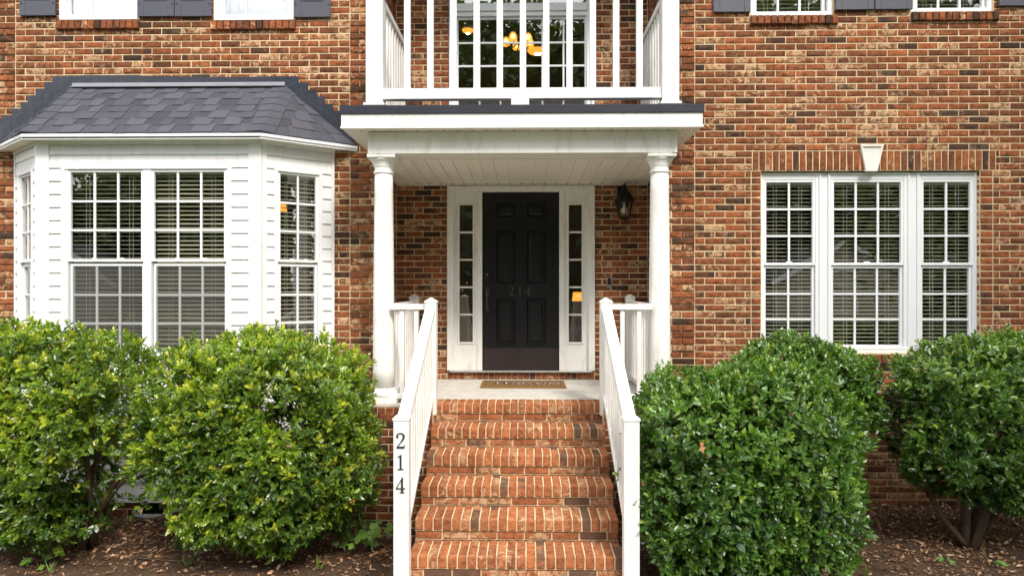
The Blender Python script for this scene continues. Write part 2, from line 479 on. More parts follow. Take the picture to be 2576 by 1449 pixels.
class Wall:
    """a wall part whose bricks are objects up to a limit, the rest one joined part"""
    def __init__(s, parent, name, F0, ang=0.0, label=None):
        s.F = F0 @ rotz(ang); s.parent = parent; s.items = []; s.name = name; s.slabs = []; s.label = label
    def field(s, zones, z0, z1, holes, proud=None, tanp=0.3, darkp=0.14, shift=0):
        k0, k1 = int(math.floor(z0/CH+0.01)), int(math.ceil(z1/CH-0.01))
        for k in range(k0, k1):
            zc = (k+0.5)*CH
            for (xa, xb) in zones:
                pitch = BL + JT
                x = xa + JT/2 - (pitch/2 if (k+shift) % 2 else 0)
                while x < xb - 0.01:
                    xe = xb-JT/2 if xb-(x+BL) < 0.045 else min(x+BL, xb-JT/2)
                    spans = [(max(x, xa+JT/2), xe)] if xb-x > 0.045 else []
                    for (hx0, hx1, hz0, hz1) in holes:
                        if hz0 < zc < hz1:
                            new = []
                            for a, b in spans:
                                if hx1 <= a or hx0 >= b: new.append((a, b)); continue
                                if a < hx0: new.append((a, hx0-0.004))
                                if b > hx1: new.append((hx1+0.004, b))
                            spans = new
                    for a, b in spans:
                        if b - a > 0.022:
                            yo = -proud((a+b)/2, k) if proud else 0.0
                            s.items.append(((a+b)/2, yo + rnd.uniform(-0.0015, 0.0015), zc, b-a, BH, 's', brick_col(tanp, darkp), 0.0))
                    x += pitch
    def rowlock(s, x0, x1, z0, h=0.092, y=0.0, tilt=0.0, w=CH):
        n = max(1, round((x1-x0)/w)); p = (x1-x0)/n
        for i in range(n):
            s.items.append((x0+p*(i+0.5), y+rnd.uniform(-0.001,0.001), z0+h/2, p-JT, h, 'v', brick_col(0.12, 0.2), tilt))
    def soldier(s, x0, x1, z0, h, skip=None):
        n = round((x1-x0)/CH); p = (x1-x0)/n
        for i in range(n):
            xc = x0+p*(i+0.5)
            if skip and skip[0] < xc < skip[1]: continue
            s.items.append((xc, rnd.uniform(-0.001,0.001), z0+h/2, p-JT, h, 'v', brick_col(0.25, 0.16), 0.0))
    def slab(s, x0, x1, z0, z1, holes, y=0.006, th=0.14):
        xs = sorted({x0, x1, *[min(max(h[i], x0), x1) for h in holes for i in (0,1)]})
        zs = sorted({z0, z1, *[min(max(h[i], z0), z1) for h in holes for i in (2,3)]})
        mb = MB()
        for a, b in zip(xs, xs[1:]):
            run = None
            for c, d in zip(zs, zs[1:]):
                solid = not any(h[0] <= (a+b)/2 <= h[1] and h[2] <= (c+d)/2 <= h[3] for h in holes)
                if solid: run = (run[0], d) if run else (c, d)
                if (not solid or d == zs[-1]) and run:
                    mb.box(a, b, y, y+th, run[0], run[1]); run = None
        s.part = mb.build(s.name, M_MORTAR, s.parent, s.F)
        if s.label: s.part['label'] = s.label
        return s.part
    def flush(s, visible=lambda x, z: True, limit=300):
        def key(it):
            p = s.F @ Vector((it[0], it[1], it[2]))
            return (0 if visible(it[0], it[2]) else 1, (p - Vector((0,0,EYE))).length)
        items = sorted(s.items, key=key)
        near, far = items[:limit], items[limit:]
        for (x, y, z, L, H, kind, c, tilt) in near:
            if kind == 's':
                me = rnd.choice(BR_HEAD if L < 0.12 else BR_STRETCH); base = 0.092 if L < 0.12 else BL
                sc = Matrix.Diagonal((L/base, 1, 1, 1))
            else:
                me = rnd.choice(BR_SOLD); sc = Matrix.Diagonal((L/0.0575, 1, H/0.193, 1))
            o = inst("brick", me, s.part, s.F @ Matrix.Translation((x, y, z)) @ Matrix.Rotation(tilt, 4, 'X') @ sc)
            o.color = (*c, 1)
        if far:
            mb = MB()
            for (x, y, z, L, H, kind, c, tilt) in far:
                vs, fs = brick_shape(L, H, rnd)
                T = s.F @ Matrix.Translation((x, y, z)) @ Matrix.Rotation(tilt, 4, 'X')
                mb.add([T @ Vector(v) for v in vs], fs, c)
            o = mb.build("bricks", M_BRICKJ, s.part, I4); o['kind'] = 'stuff'

YM, YD = 6.96, 7.76            # main facade and recessed entrance wall
XL, XR = -1.467, 1.388         # edges of the entrance recess
GZ = 0.0
ZTOP = 6.3
house = thing("brick_house", "two storey red and brown brick house front with recessed black entrance door", "house", (0, YM, 0))
# ------------------------------------------------------------------ ground
def bed_z(x, y):
    return 0.03*mnoise.noise(Vector((x*0.9, y*0.9, 0.3))) + 0.012*mnoise.noise(Vector((x*6, y*6, 1.3))) - 0.02 + 0.035*max(0, y-5.9)
def bed():
    mb = MB()
    x0, x1, y0, y1, st = -9.0, 9.0, 3.4, 7.0, 0.06
    nx, ny = int((x1-x0)/st)+1, int((y1-y0)/st)+1
    vs = [(x0+i*st, y0+j*st, bed_z(x0+i*st, y0+j*st)) for j in range(ny) for i in range(nx)]
    fs = [(j*nx+i, j*nx+i+1, (j+1)*nx+i+1, (j+1)*nx+i) for j in range(ny-1) for i in range(nx-1)]
    mb.add(vs, fs)
    o = mb.build("soil_bed", M_SOIL, None, smooth=True)
    tag(o, "dark brown soil bed in front of the house foundation", None, None, 'structure')
bed()
g = MB(); g.add([(-900,-900,-0.09),(900,-900,-0.09),(900,900,-0.09),(-900,900,-0.09)], [(0,1,2,3)])
tag(g.build("ground", M_LAWN), "green lawn ground running out from the house", None, None, 'structure')
g = MB(); g.box(-200, 200, -16, -9, -0.2, -0.05)
tag(g.build("road", M_ROAD), "asphalt street running past the front lawn", None, None, 'structure')
g = MB(); g.box(-0.75, 0.65, -9, 3.6, -0.2, 0.0); g.box(-0.85, 0.73, 3.6, 4.2, -0.2, 0.003)
tag(g.build("path", M_CONC), "concrete front walk leading to the brick steps", None, None, 'structure')

# ------------------------------------------------------------------ windows
UNITPANE = MB().add([(0,0,0),(1,0,0),(1,0,1),(0,0,1)], [(0,1,2,3)]).mesh("pane", M_GLASS)
COATPANE = MB().add([(0,0,0),(1,0,0),(1,0,1),(0,0,1)], [(0,1,2,3)]).mesh("pane", M_GLASSC)
def slat_mesh():
    mb = MB(); n = 4
    pts = []
    for i in range(n+1):
        t = -0.5 + i/n
        pts.append((t*0.046, 0.0035*(1-4*t*t)))
    vs = []
    for x in (0, 1):
        for (y, z) in pts: vs.append((x, y, z+0.0015))
        for (y, z) in pts: vs.append((x, y, z-0.0015))
    m = 2*(n+1)
    fs = []
    for i in range(n):
        fs.append((i, i+1, m+i+1, m+i)); fs.append((n+1+i+1, n+1+i, m+n+1+i, m+n+1+i+1))
    fs += [(0, m, m+n+1, n+1), (n, 2*n+1, m+2*n+1, m+n)]
    mb.add(vs, fs); return mb.mesh("slat", M_SLAT)
SLAT = slat_mesh()
def ring(mb, x0, x1, z0, z1, w, y0, y1, wt=None, wb=None):
    wt = w if wt is None else wt; wb = w if wb is None else wb
    mb.box(x0, x0+w, y0, y1, z0, z1); mb.box(x1-w, x1, y0, y1, z0, z1)
    mb.box(x0+w, x1-w, y0+0.0015, y1-0.0015, z0, z0+wb); mb.box(x0+w, x1-w, y0+0.0015, y1-0.0015, z1-wt, z1)
def sash(win, M, gx0, gx1, gz0, gz1, cols, rows, y, w=0.03, screen=False, mw=0.02, pane=None):
    """glass area gx,gz; frame ring around it; grid of muntins; panes one by one; y is the glass depth"""
    mb = MB(); ring(mb, gx0-w, gx1+w, gz0-w, gz1+w, w, y-0.018, y+0.018)
    mb.build("sash", M_WINFR, win, M, bevel=0.0025)
    px, pz = (gx1-gx0)/cols, (gz1-gz0)/rows
    for i in range(1, cols):
        mb = MB(); mb.box(gx0+px*i-mw/2, gx0+px*i+mw/2, y-0.008, y+0.008, gz0, gz1)
        mb.build("muntin", M_WINFR, win, M)
    for j in range(1, rows):
        mb = MB(); mb.box(gx0, gx1, y-0.0095, y+0.0065, gz0+pz*j-mw/2, gz0+pz*j+mw/2)
        mb.build("muntin", M_WINFR, win, M)
    for i in range(cols):
        for j in range(rows):
            t = Matrix.Rotation(rnd.uniform(-0.0015, 0.0015), 4, 'Z') @ Matrix.Rotation(rnd.uniform(-0.001, 0.001), 4, 'X')
            inst("pane", pane or UNITPANE, win, M @ Matrix.Translation((gx0+px*i, y, gz0+pz*j)) @ t @ Matrix.Diagonal((px, 1, pz, 1)))
    if screen:
        mb = MB(); mb.add([(gx0,y-0.026,gz0),(gx1,y-0.026,gz0),(gx1,y-0.026,gz1),(gx0,y-0.026,gz1)], [(0,1,2,3)])
        mb.build("screen", M_SCREEN, win, M)
def blind(win, M, x0, x1, z0, z1, y, tilt=0.12, pitch=0.042, head=True):
    n = int((z1-z0)/pitch)
    for i in range(n):
        z = z1 - 0.03 - pitch*(i+0.5)
        T = M @ Matrix.Translation((x0, y, z)) @ Matrix.Rotation(tilt + rnd.uniform(-0.05, 0.05), 4, 'X') @ Matrix.Rotation(rnd.uniform(-0.0015, 0.0015), 4, 'Y') @ Matrix.Diagonal((x1-x0, 1, 1, 1))
        inst("slat", SLAT, win, T)
    mb = MB()
    if head: mb.box(x0, x1, y-0.03, y+0.025, z1-0.035, z1+0.02)
    w = x1-x0
    for fx in ((0.18, 0.23, 0.78, 0.83) if w > 0.5 else (0.2, 0.26, 0.72, 0.78)):
        mb.box(x0+w*fx-0.0013, x0+w*fx+0.0013, y-0.027, y-0.0245, z0, z1)
    mb.build("blind_cord", M_CORD, win, M)

# ---- main facade holes
def rect(pxa, pya, pxb, pyb, Y):   # photo rectangle (left, top, right, bottom) on plane Y
    xa, xb = PX(pxa, Y), PX(pxb, Y); pm = (pxa+pxb)/2
    return xa, xb, PZ(pm, pyb, Y), PZ(pm, pya, Y)
YW = YM + 0.055                # plane of the window frames in the facade
A0 = rect(152, -300, 347, 52, YM)
B0 = rect(540, -300, 740, 53, YM)
C0 = rect(1889, -300, 2095, 39, YM)
D0 = rect(2294, -300, 2498, 30, YM)
R0 = (PX(1915,YM), PX(2466,YM), PZ(2190, 889, YM), 50*CH)      # triple window
BAYH = (-5.05, -2.16, 0.55, 3.45)
upper_h = 1.75
def hole(r): return (r[0], r[1], r[2], min(r[3], r[2]+upper_h))
A0, B0, C0, D0 = map(hole, (A0, B0, C0, D0))

# left facade
def q_left(x, k): return 0.011 if (x > -1.80 or x < -5.27) and (k+2) % 7 < 5 else 0.0
wl_ = Wall(house, "wall", Matrix.Translation((0, YM, 0)), 0, "orange and brown brick facade around the bay window")
holesL = [A0, B0, BAYH]
wl_.slab(-6.9, XL, -0.1, ZTOP, holesL)
bh = [ (h[0]-0.01, h[1]+0.01, h[2]-0.10, h[3]) for h in (A0, B0)] + [(-5.24, -1.97, 0.2, 3.60)]
wl_.field([(-6.9,-5.27),(-5.27,-1.794),(-1.794,XL)], -0.07, ZTOP, bh, q_left, 0.36, 0.13)
for r in (A0, B0):
    wl_.rowlock(r[0]-0.035, r[1]+0.02, r[2]-0.095, 0.09, y=-0.03, tilt=-0.12)
def vis_l(x, z):
    return not (x < -5.6 or z > 5.2 or z < 1.9 or (-4.75 < x < -2.35 and z < 4.35) or x > -1.60)
wl_.flush(vis_l)
# right facade
def q_right(x, k): return 0.011 if x < 1.72 and (k+5) % 7 < 5 else 0.0
jl, jr = PX(1890, YM), PX(2499, YM)
wr_ = Wall(house, "wall", Matrix.Translation((0, YM, 0)), 0, "brown brick facade with soldier course over the triple window")
VENT = (PX(2449,YM), PX(2553,YM), PZ(2500,1254,YM), PZ(2500,1218,YM))
holesR = [C0, D0, R0, VENT]
wr_.slab(XR, 6.9, -0.1, ZTOP, holesR)
bh = [ (h[0]-0.01, h[1]+0.01, h[2]-0.10, h[3]) for h in (C0, D0)] + [(jl, jr, R0[2], R0[3]+0.001), (R0[0]-0.03, R0[1]+0.03, R0[2]-0.12, R0[2]), (PX(1893,YM), PX(2506,YM), 50*CH, 53*CH), VENT]
wr_.field([(XR,1.723),(1.723,6.9)], -0.07, ZTOP, bh, q_right, 0.30, 0.16)
wr_.field([(jl, R0[0])], R0[2], R0[3], [], None, 0.1, 0.1, 0)
wr_.field([(R0[1], jr)], R0[2], R0[3], [], None, 0.1, 0.1, 1)
wr_.soldier(PX(1893,YM), PX(2506,YM), 50*CH+0.004, 0.193)
wr_.rowlock(R0[0]-0.02, R0[1]+0.02, R0[2]-0.10, 0.092, y=-0.03, tilt=-0.12)
for r in (C0, D0):
    wr_.rowlock(r[0]-0.01, r[1]+0.05, r[2]-0.095, 0.09, y=-0.03, tilt=-0.12)
wr_.flush(lambda x, z: 1.6 < x < 5.2 and 1.7 < z < 5.2 and not (z < 3.7 and 2.3 < x < 4.75))
# recess wall with door and upper window
DOOR = (PX(1125,YD), PX(1496,YD), PZ(1310,936,YD), PZ(1310,468,YD))
UP = (PX(1130,YD), PX(1495,YD), PZ(1310,300,YD), 5.75)
wd_ = Wall(house, "wall", Matrix.Translation((0, YD, 0)), 0, "darker shaded brick wall of the entrance recess")
wd_.slab(XL-0.1, XR+0.1, 0.0, ZTOP, [DOOR, UP])
FLZ = 1.163
wd_.field([(XL, XR)], FLZ-0.03, ZTOP, [(DOOR[0], DOOR[1], FLZ-0.05, DOOR[3]), UP], None, 0.28, 0.22)
wd_.rowlock(DOOR[0], DOOR[1], FLZ+0.006, DOOR[2]-FLZ-0.012, y=-0.008)
wd_.flush(lambda x, z: z < 3.4 or (z > 4.2 and z < 5.4))
# returns of the recess
for sx, ang in ((XL, math.pi/2), (XR, -math.pi/2)):
    F0 = Matrix.Translation((sx, YM, 0)) if sx < 0 else Matrix.Translation((sx, YD, 0))
    w_ = Wall(house, "wall", F0, ang)
    w_.slab(0.0, YD-YM, 0.9, ZTOP, [], th=0.1)
    w_.field([(0.0, YD-YM)], FLZ-0.03, ZTOP, [], None, 0.25, 0.2)
    w_.flush(lambda x, z: True, 60)
# reveals of the triple window
for sx, ang in ((R0[0], math.pi/2), (R0[1], -math.pi/2)):
    F0 = Matrix.Translation((sx, YM+0.004, 0)) if sx < R0[0]+0.1 else Matrix.Translation((sx, YM+0.09, 0))
    w_ = Wall(house, "reveal", F0, ang)
    w_.slab(0.0, 0.08, R0[2], R0[3], [], y=0.004, th=0.05)
    w_.field([(0.0, 0.085)], R0[2]+0.02, R0[3], [], None, 0.1, 0.1)
    w_.flush(lambda x, z: True, 60)

# interior
mb = MB()
for (x0, x1, z0, z1) in ((-6.8, -1.6, 0.2, 3.55), (-6.8, -1.6, 3.75, 6.2), (1.5, 6.8, 0.2, 3.55), (1.5, 6.8, 3.75, 6.2), (-1.45, 1.37, 1.1, 6.2)):
    yf = YM+0.16 if x0 != -1.45 else YD+0.16
    yb = 11.0
    mb.box(x0-0.04, x0, yf, yb, z0, z1); mb.box(x1, x1+0.04, yf, yb, z0, z1)
    mb.box(x0, x1, yb, yb+0.04, z0, z1); mb.box(x0, x1, yf, yb, z0-0.04, z0); mb.box(x0, x1, yf, yb, z1, z1+0.04)
o = mb.build("interior_walls", M_ROOM, house)
# eave and roof above the frame
mb = MB()
mb.box(-7.2, 7.2, YM-0.35, YM+0.2, ZTOP, ZTOP+0.03)
mb.box(-7.2, 7.2, YM-0.37, YM-0.35, ZTOP-0.02, ZTOP+0.2)
mb.build("eave", M_WHITE, house)
mb = MB(); mb.add([(-7.3,YM-0.40,ZTOP+0.2),(7.3,YM-0.40,ZTOP+0.2),(7.3,YM+4.4,ZTOP+2.8),(-7.3,YM+4.4,ZTOP+2.8),(-7.3,YM-0.40,ZTOP+0.16),(7.3,YM-0.40,ZTOP+0.16),(7.3,YM+4.4,ZTOP+2.76),(-7.3,YM+4.4,ZTOP+2.76)],
    [(0,1,2,3),(7,6,5,4),(0,4,5,1),(1,5,6,2),(3,2,6,7),(0,3,7,4)])
mb.build("roof", M_GREYROOF, house)

# upper facade windows (A, B reflect the sky; C, D have blinds)
def upper_window(r, gl, gr, gb, dark, label):
    w = bpy.data.objects.new("window", None); w.empty_display_size = 0.1
    link(w, house, Matrix.Translation((r[0], YM, r[2]))); w['label'] = label
    M = Matrix.Translation((0, YM, 0))
    x0, x1, z0, z1 = r
    mb = MB(); ring(mb, x0, x1, z0, z1, 0.045, 0.015 if dark else -0.02, 0.10)
    mb.build("frame", M_WINFR, w, M, bevel=0.004)
    zt = z1-0.07
    zm = (gb+zt)/2
    if not dark:
        mb = MB(); ring(mb, x0+0.045, x1-0.045, z0+0.045, z1-0.045, max(0.02, gl-x0-0.045-0.03), 0.0, 0.05)
        mb.build("brickmould", M_WINFR, w, M, bevel=0.003)
    sash(w, M, gl, gr, gb, zm-0.03, 3, 3, 0.055, 0.028, pane=None if dark else COATPANE)
    sash(w, M, gl, gr, zm+0.03, zt, 3, 3, 0.075, 0.028)
    if dark:
        blind(w, M, gl-0.02, gr+0.02, gb-0.02, zt+0.02, 0.15, 0.15)
    else:
        mb = MB()
        n = 24
        for i in range(n):
            xa = gl-0.05+(gr-gl+0.1)*i/n; xb = gl-0.05+(gr-gl+0.1)*(i+1)/n
            ya, yb = 0.16+0.012*math.sin(i*2.1), 0.16+0.012*math.sin((i+1)*2.1)
            mb.add([(xa,ya,gb-0.05),(xb,yb,gb-0.05),(xb,yb,zt+0.05),(xa,ya,zt+0.05)], [(0,1,2,3)])
        mb.build("curtain", M_SHADE, w, M)
upper_window(A0, PX(179,YM+.05), PX(336,YM+.05), PZ(245,41,YM+.05), False, "white upstairs window reflecting pale sky, nearest the house corner")
upper_window(B0, PX(567,YM+.05), PX(724,YM+.05), PZ(645,43,YM+.05), False, "white upstairs window reflecting clouds, beside the balcony")
upper_window(C0, PX(1902,YM+.05), PX(2066,YM+.05), PZ(1990,32,YM+.05), True, "upstairs window with open blinds, nearer the balcony")
upper_window(D0, PX(2306,YM+.05), PX(2468,YM+.05), PZ(2390,22,YM+.05), True, "upstairs window with open blinds, farther from the balcony")

# shutters
def shutter(pxa, pxb, pyb, label):
    x0, x1, zb = PX(pxa,YM-.03), PX(pxb,YM-.03), PZ((pxa+pxb)/2, pyb, YM-.03)
    z1 = zb + upper_h + 0.02
    M = Matrix.Translation((x0, YM-0.035, zb)); w, h = x1-x0, z1-zb
    root = bpy.data.objects.new("shutter", None); link(root, house, M); root['label'] = label
    mb = MB()
    st = 0.062
    mb.box(0, w, 0.010, 0.028, 0, h)
    mb.box(0, st, 0, 0.0095, 0, h); mb.box(w-st, w, 0, 0.0095, 0, h)
    rails = [(0, 0.15), (h*0.5-0.05, h*0.5+0.05), (h-0.10, h)]
    for a, b in rails: mb.box(st, w-st, 0.002, 0.0095, a, b)
    mb.build("shutter_frame", M_SHUT, root, M, bevel=0.003)
    for (a, b) in ((0.15, h*0.5-0.05), (h*0.5+0.05, h-0.10)):
        mb = MB(); s = 0.035
        X0, X1 = st+0.006, w-st-0.006; Z0, Z1 = a+0.006, b-0.006
        mb.add([(X0,0.009,Z0),(X1,0.009,Z0),(X1,0.009,Z1),(X0,0.009,Z1),(X0+s,-0.001,Z0+s),(X1-s,-0.001,Z0+s),(X1-s,-0.001,Z1-s),(X0+s,-0.001,Z1-s)],
               [(4,5,6,7),(0,1,5,4),(1,2,6,5),(2,3,7,6),(3,0,4,7)])
        mb.build("panel", M_SHUT, root, M)
    for zz in (0.125, h-0.12):
        for xx in (0.018, w-0.018):
            mb = MB(); mb.lathe(0, 0, [(0.008,0),(0.007,0.003),(0.003,0.005)], 10)
            mb.build("screw", M_IRON, root, M @ Matrix.Translation((xx, 0, zz)) @ Matrix.Rotation(math.pi/2, 4, 'X'))
shutter(49, 139, 40, "charcoal panelled shutter, first from the house corner")
shutter(347, 437.5, 42, "charcoal panelled shutter right of the corner window")
shutter(440, 532, 42, "charcoal panelled shutter left of the window beside the balcony")
shutter(740, 831, 44, "charcoal panelled shutter closest to the balcony post")
shutter(1795, 1888, 31, "charcoal shutter left of the window nearer the balcony")
shutter(2102, 2199, 25, "charcoal shutter right of the window nearer the balcony")
shutter(2201.5, 2296, 24, "charcoal shutter left of the far window")
shutter(2514, 2610, 15, "charcoal shutter cut by the frame edge")

# triple window
def triple():
    w = bpy.data.objects.new("window", None)
    x0, x1, z0, z1 = R0
    link(w, house, Matrix.Translation((x0, YM, z0))); w['label'] = "white triple window with open blinds between the right shrubs"
    M = Matrix.Translation((0, YM, 0))
    y0 = 0.045
    def zz(py): return PZ(2190, py, YM+0.07)
    def xx(px): return PX(px, YM+0.07)
    zt = z1-0.012
    mb = MB()
    mb.box(x0, x1, y0+0.004, 0.12, z0, z0+0.035)
    for a, b in ((x0, xx(2064)), (xx(2081), xx(2287)), (xx(2304), x1)):
        ring(mb, a, b, z0+0.035, zt, 0.022, y0, 0.12)
    mb.build("frame", M_WINFR, w, M, bevel=0.003)
    for a, b in ((xx(2064), xx(2081)), (xx(2287), xx(2304))):
        mb = MB(); mb.box(a+0.0005, b-0.0005, y0+0.012, 0.12, z0+0.035, zt)
        mb.build("mullion", M_WINFR, w, M, bevel=0.003)
    zu1, zu0, zl1, zl0 = zz(459), zz(661), zz(675), zz(868)
    spec = [((1927,2043),(1924,2037),2,x0,xx(2064)), ((2097,2265),(2095,2258),3,xx(2081),xx(2287)), ((2322,2439),(2318,2432),2,xx(2304),x1)]
    for (u, lo, c, fa, fb) in spec:
        ua, ub, la, lb = xx(u[0]), xx(u[1]), xx(lo[0]), xx(lo[1])
        mb = MB()   # broad casing between frame and sash
        ys = 0.056
        mb.box(fa+0.022, ua-0.028, ys, 0.115, z0+0.036, zt-0.022); mb.box(ub+0.028, fb-0.022, ys, 0.115, z0+0.036, zt-0.022)
        mb.box(ua-0.028, ub+0.028, ys+0.001, 0.114, zu1+0.028, zt-0.022)
        mb.box(ua-0.028, ub+0.028, ys+0.001, 0.114, z0+0.036, zl0-0.028)
        mb.build("casing", M_WINFR, w, M, bevel=0.003)
        sash(w, M, ua, ub, zu0, zu1, c, 3, 0.078, 0.027)
        sash(w, M, ua, ub, zl0, zl1, c, 3, 0.098, 0.027)
        blind(w, M, ua-0.015, ub+0.015, zl0-0.01, zu1+0.01, 0.125, 0.10, 0.0395)
        mb = MB(); mb.box((ua+ub)/2-0.03, (ua+ub)/2+0.03, 0.066, 0.078, zu0-0.004, zu0+0.012)
        mb.build("sash_lock", M_WINFR, w, M)
triple()
# keystone
mb = MB()
kt, kb = PZ(2195,364,YM-.03), PZ(2195,431,YM-.03)
xs = [PX(p, YM-.03) for p in (2166,2224,2208,2179)]
def trap(ins, y, z0=0, z1=0):
    return [(xs[3]+ins*0.9, y, kb+ins), (xs[2]-ins*0.9, y, kb+ins), (xs[1]-ins*1.05, y, kt-ins), (xs[0]+ins*1.05, y, kt-ins)]
v = trap(0, YM+0.01) + trap(0, YM-0.028) + trap(0.016, YM-0.030) + trap(0.030, YM-0.014)
fs = [(12,13,14,15)]
for a in (0, 4, 8):
    for k in range(4): n = (k+1) % 4; fs.append((a+k, a+n, a+4+n, a+4+k))
mb.add(v, fs); mb.build("keystone", M_STONE, house)
# foundation vents
def vent(r, Y, par):
    x0, x1, z0, z1 = r
    v = bpy.data.objects.new("foundation_vent", None); link(v, par, Matrix.Translation((x0, Y, z0)))
    mb = MB(); mb.box(x0, x1, Y+0.05, Y+0.06, z0, z1); mb.build("vent_back", M_LATTICE, v)
    mb = MB(); ring(mb, x0, x1, z0, z1, 0.014, Y+0.005, Y+0.05); mb.build("vent_frame", M_LATTICE, v)
    n = 5
    for i in range(n):
        z = z0+0.02+(z1-z0-0.04)*(i+0.5)/n
        mb = MB(); mb.bar((x0+0.014, Y+0.03, z), (x1-0.014, Y+0.03, z), 0.03, 0.004, (0, 0.5, 1)); mb.build("louver", M_LATTICE, v)
    mb = MB(); mb.box(x0-0.005, x1+0.005, Y-0.012, Y+0.04, z0-0.026, z0-0.001); mb.build("vent_sill", M_STONE, v)
vent(VENT, YM, house)

# ------------------------------------------------------------------ upstairs window over the balcony
def balcony_window():
    w = bpy.data.objects.new("window", None)
    x0, x1, z0, z1 = UP
    link(w, house, Matrix.Translation((x0, YD, z0))); w['label'] = "tall white gridded window behind the balcony with warm lamps inside"
    M = Matrix.Translation((0, YD, 0))
    gx0, gx1 = PX(1148,YD), PX(1476,YD)
    mb = MB(); ring(mb, x0, x1, z0, z1, 0.035, -0.03, 0.11); mb.build("frame", M_WINFR, w, M, bevel=0.004)
    mb = MB()
    zt = PZ(1310,46.5,YD); zr = PZ(1310,29,YD); za = PZ(1310,10,YD)
    mb.box(x0+0.035, gx0, 0.0, 0.10, z0+0.035, z1-0.035); mb.box(gx1, x1-0.035, 0.0, 0.10, z0+0.035, z1-0.035)
    mb.build("casing", M_WINFR, w, M, bevel=0.003)
    mb = MB(); mb.box(gx0, gx1, 0.002, 0.10, zt+0.028, zr); mb.box(gx0, gx1, -0.02, 0.10, zr, za); mb.build("transom_bar", M_WINFR, w, M, bevel=0.004)
    row = (PZ(1310,107,YD)-PZ(1310,165.5,YD))
    zb = zt - 3*row
    sash(w, M, gx0+0.02, gx1-0.02, zb, zt, 6, 3, 0.05, 0.027)
    sash(w, M, gx0+0.02, gx1-0.02, zb-0.06-2*row, zb-0.06, 6, 2, 0.07, 0.027, screen=True)
    # arched fan light above
    c = (gx0+gx1)/2; R = (gx1-gx0)/2
    zc = za
    mb = MB(); mb.box(gx0, gx1, 0.04, 0.046, zc, z1-0.035); mb.build("pane", M_GLASS, w, M)
    for k in range(1, 6):
        a = math.pi*k/6
        r1 = min(R, (z1-0.035-zc)/max(0.01, math.sin(a)))
        mb = MB(); mb.bar((c+0.25*math.cos(a), 0.037, zc+0.25*math.sin(a)), (c+r1*math.cos(a), 0.037, zc+r1*math.sin(a)), 0.02, 0.02, (0,1,0)); mb.build("muntin", M_WINFR, w, M)
    mb = MB()
    pts = [(c+0.26*math.cos(math.pi*k/14), 0.035, zc+0.26*math.sin(math.pi*k/14)) for k in range(15)]
    mb.tube(pts, [0.011]*15, 6); mb.build("muntin", M_WINFR, w, M)
balcony_window()
def lamp_ceiling(px, py, Y, R, label):
    x, z = P(px, py, Y)
    t = thing("ceiling_light", label, "ceiling light", (x, Y, z), None)
    T = Matrix.Translation((x, Y, z))
    MB().lathe(0, 0, [(R*1.1,0.035),(R*1.15,0.02),(R,0.0)], 20).build("rim", M_SILVER, t, T)
    MB().lathe(0, 0, [(R*0.95,0.0),(R*0.8,-0.03),(R*0.3,-0.045)], 20).build("diffuser", M_LSHADE, t, T)
    MB().lathe(0, 0, [(R*0.3,-0.046),(R*0.2,-0.06)], 12).build("bulb", M_BULB, t, T)
lamp_ceiling(1177, 76, 9.4, 0.085, "glowing amber ceiling light seen in the upper corner of the balcony window")
lamp_ceiling(1353, 128, 9.6, 0.16, "amber glowing ceiling light to the right of the chandelier")
def chandelier():
    x, z = P(1305, 110, 9.0)
    t = thing("chandelier", "lit chandelier with bright warm bulbs behind the balcony window", "chandelier", (x, 9.0, z))
    T = Matrix.Translation((x, 9.0, z))
    MB().tube([(0,0,0),(0,0,0.35),(0,0,6.18-z)], [0.02,0.012,0.006], 8).build("stem", M_BRONZE, t, T)
    for k in range(5):
        a = 2*math.pi*k/5+0.5
        px_, py_ = math.cos(a), math.sin(a)
        MB().tube([(0,0,0.0),(px_*0.1,py_*0.1,-0.06),(px_*0.17,py_*0.17,0.0)], [0.008]*3, 6).build("arm", M_BRONZE, t, T)
        MB().lathe(px_*0.17, py_*0.17, [(0.008,0.0),(0.02,0.015),(0.026,0.04),(0.012,0.06)], 10).build("bulb", M_BULB, t, T)
        MB().lathe(px_*0.17, py_*0.17, [(0.050,-0.02),(0.056,0.03),(0.04,0.07),(0.02,0.09)], 14).build("bulb_halo", M_AMBER, t, T)  # glowing shell added around the bulb for its halo of light
chandelier()

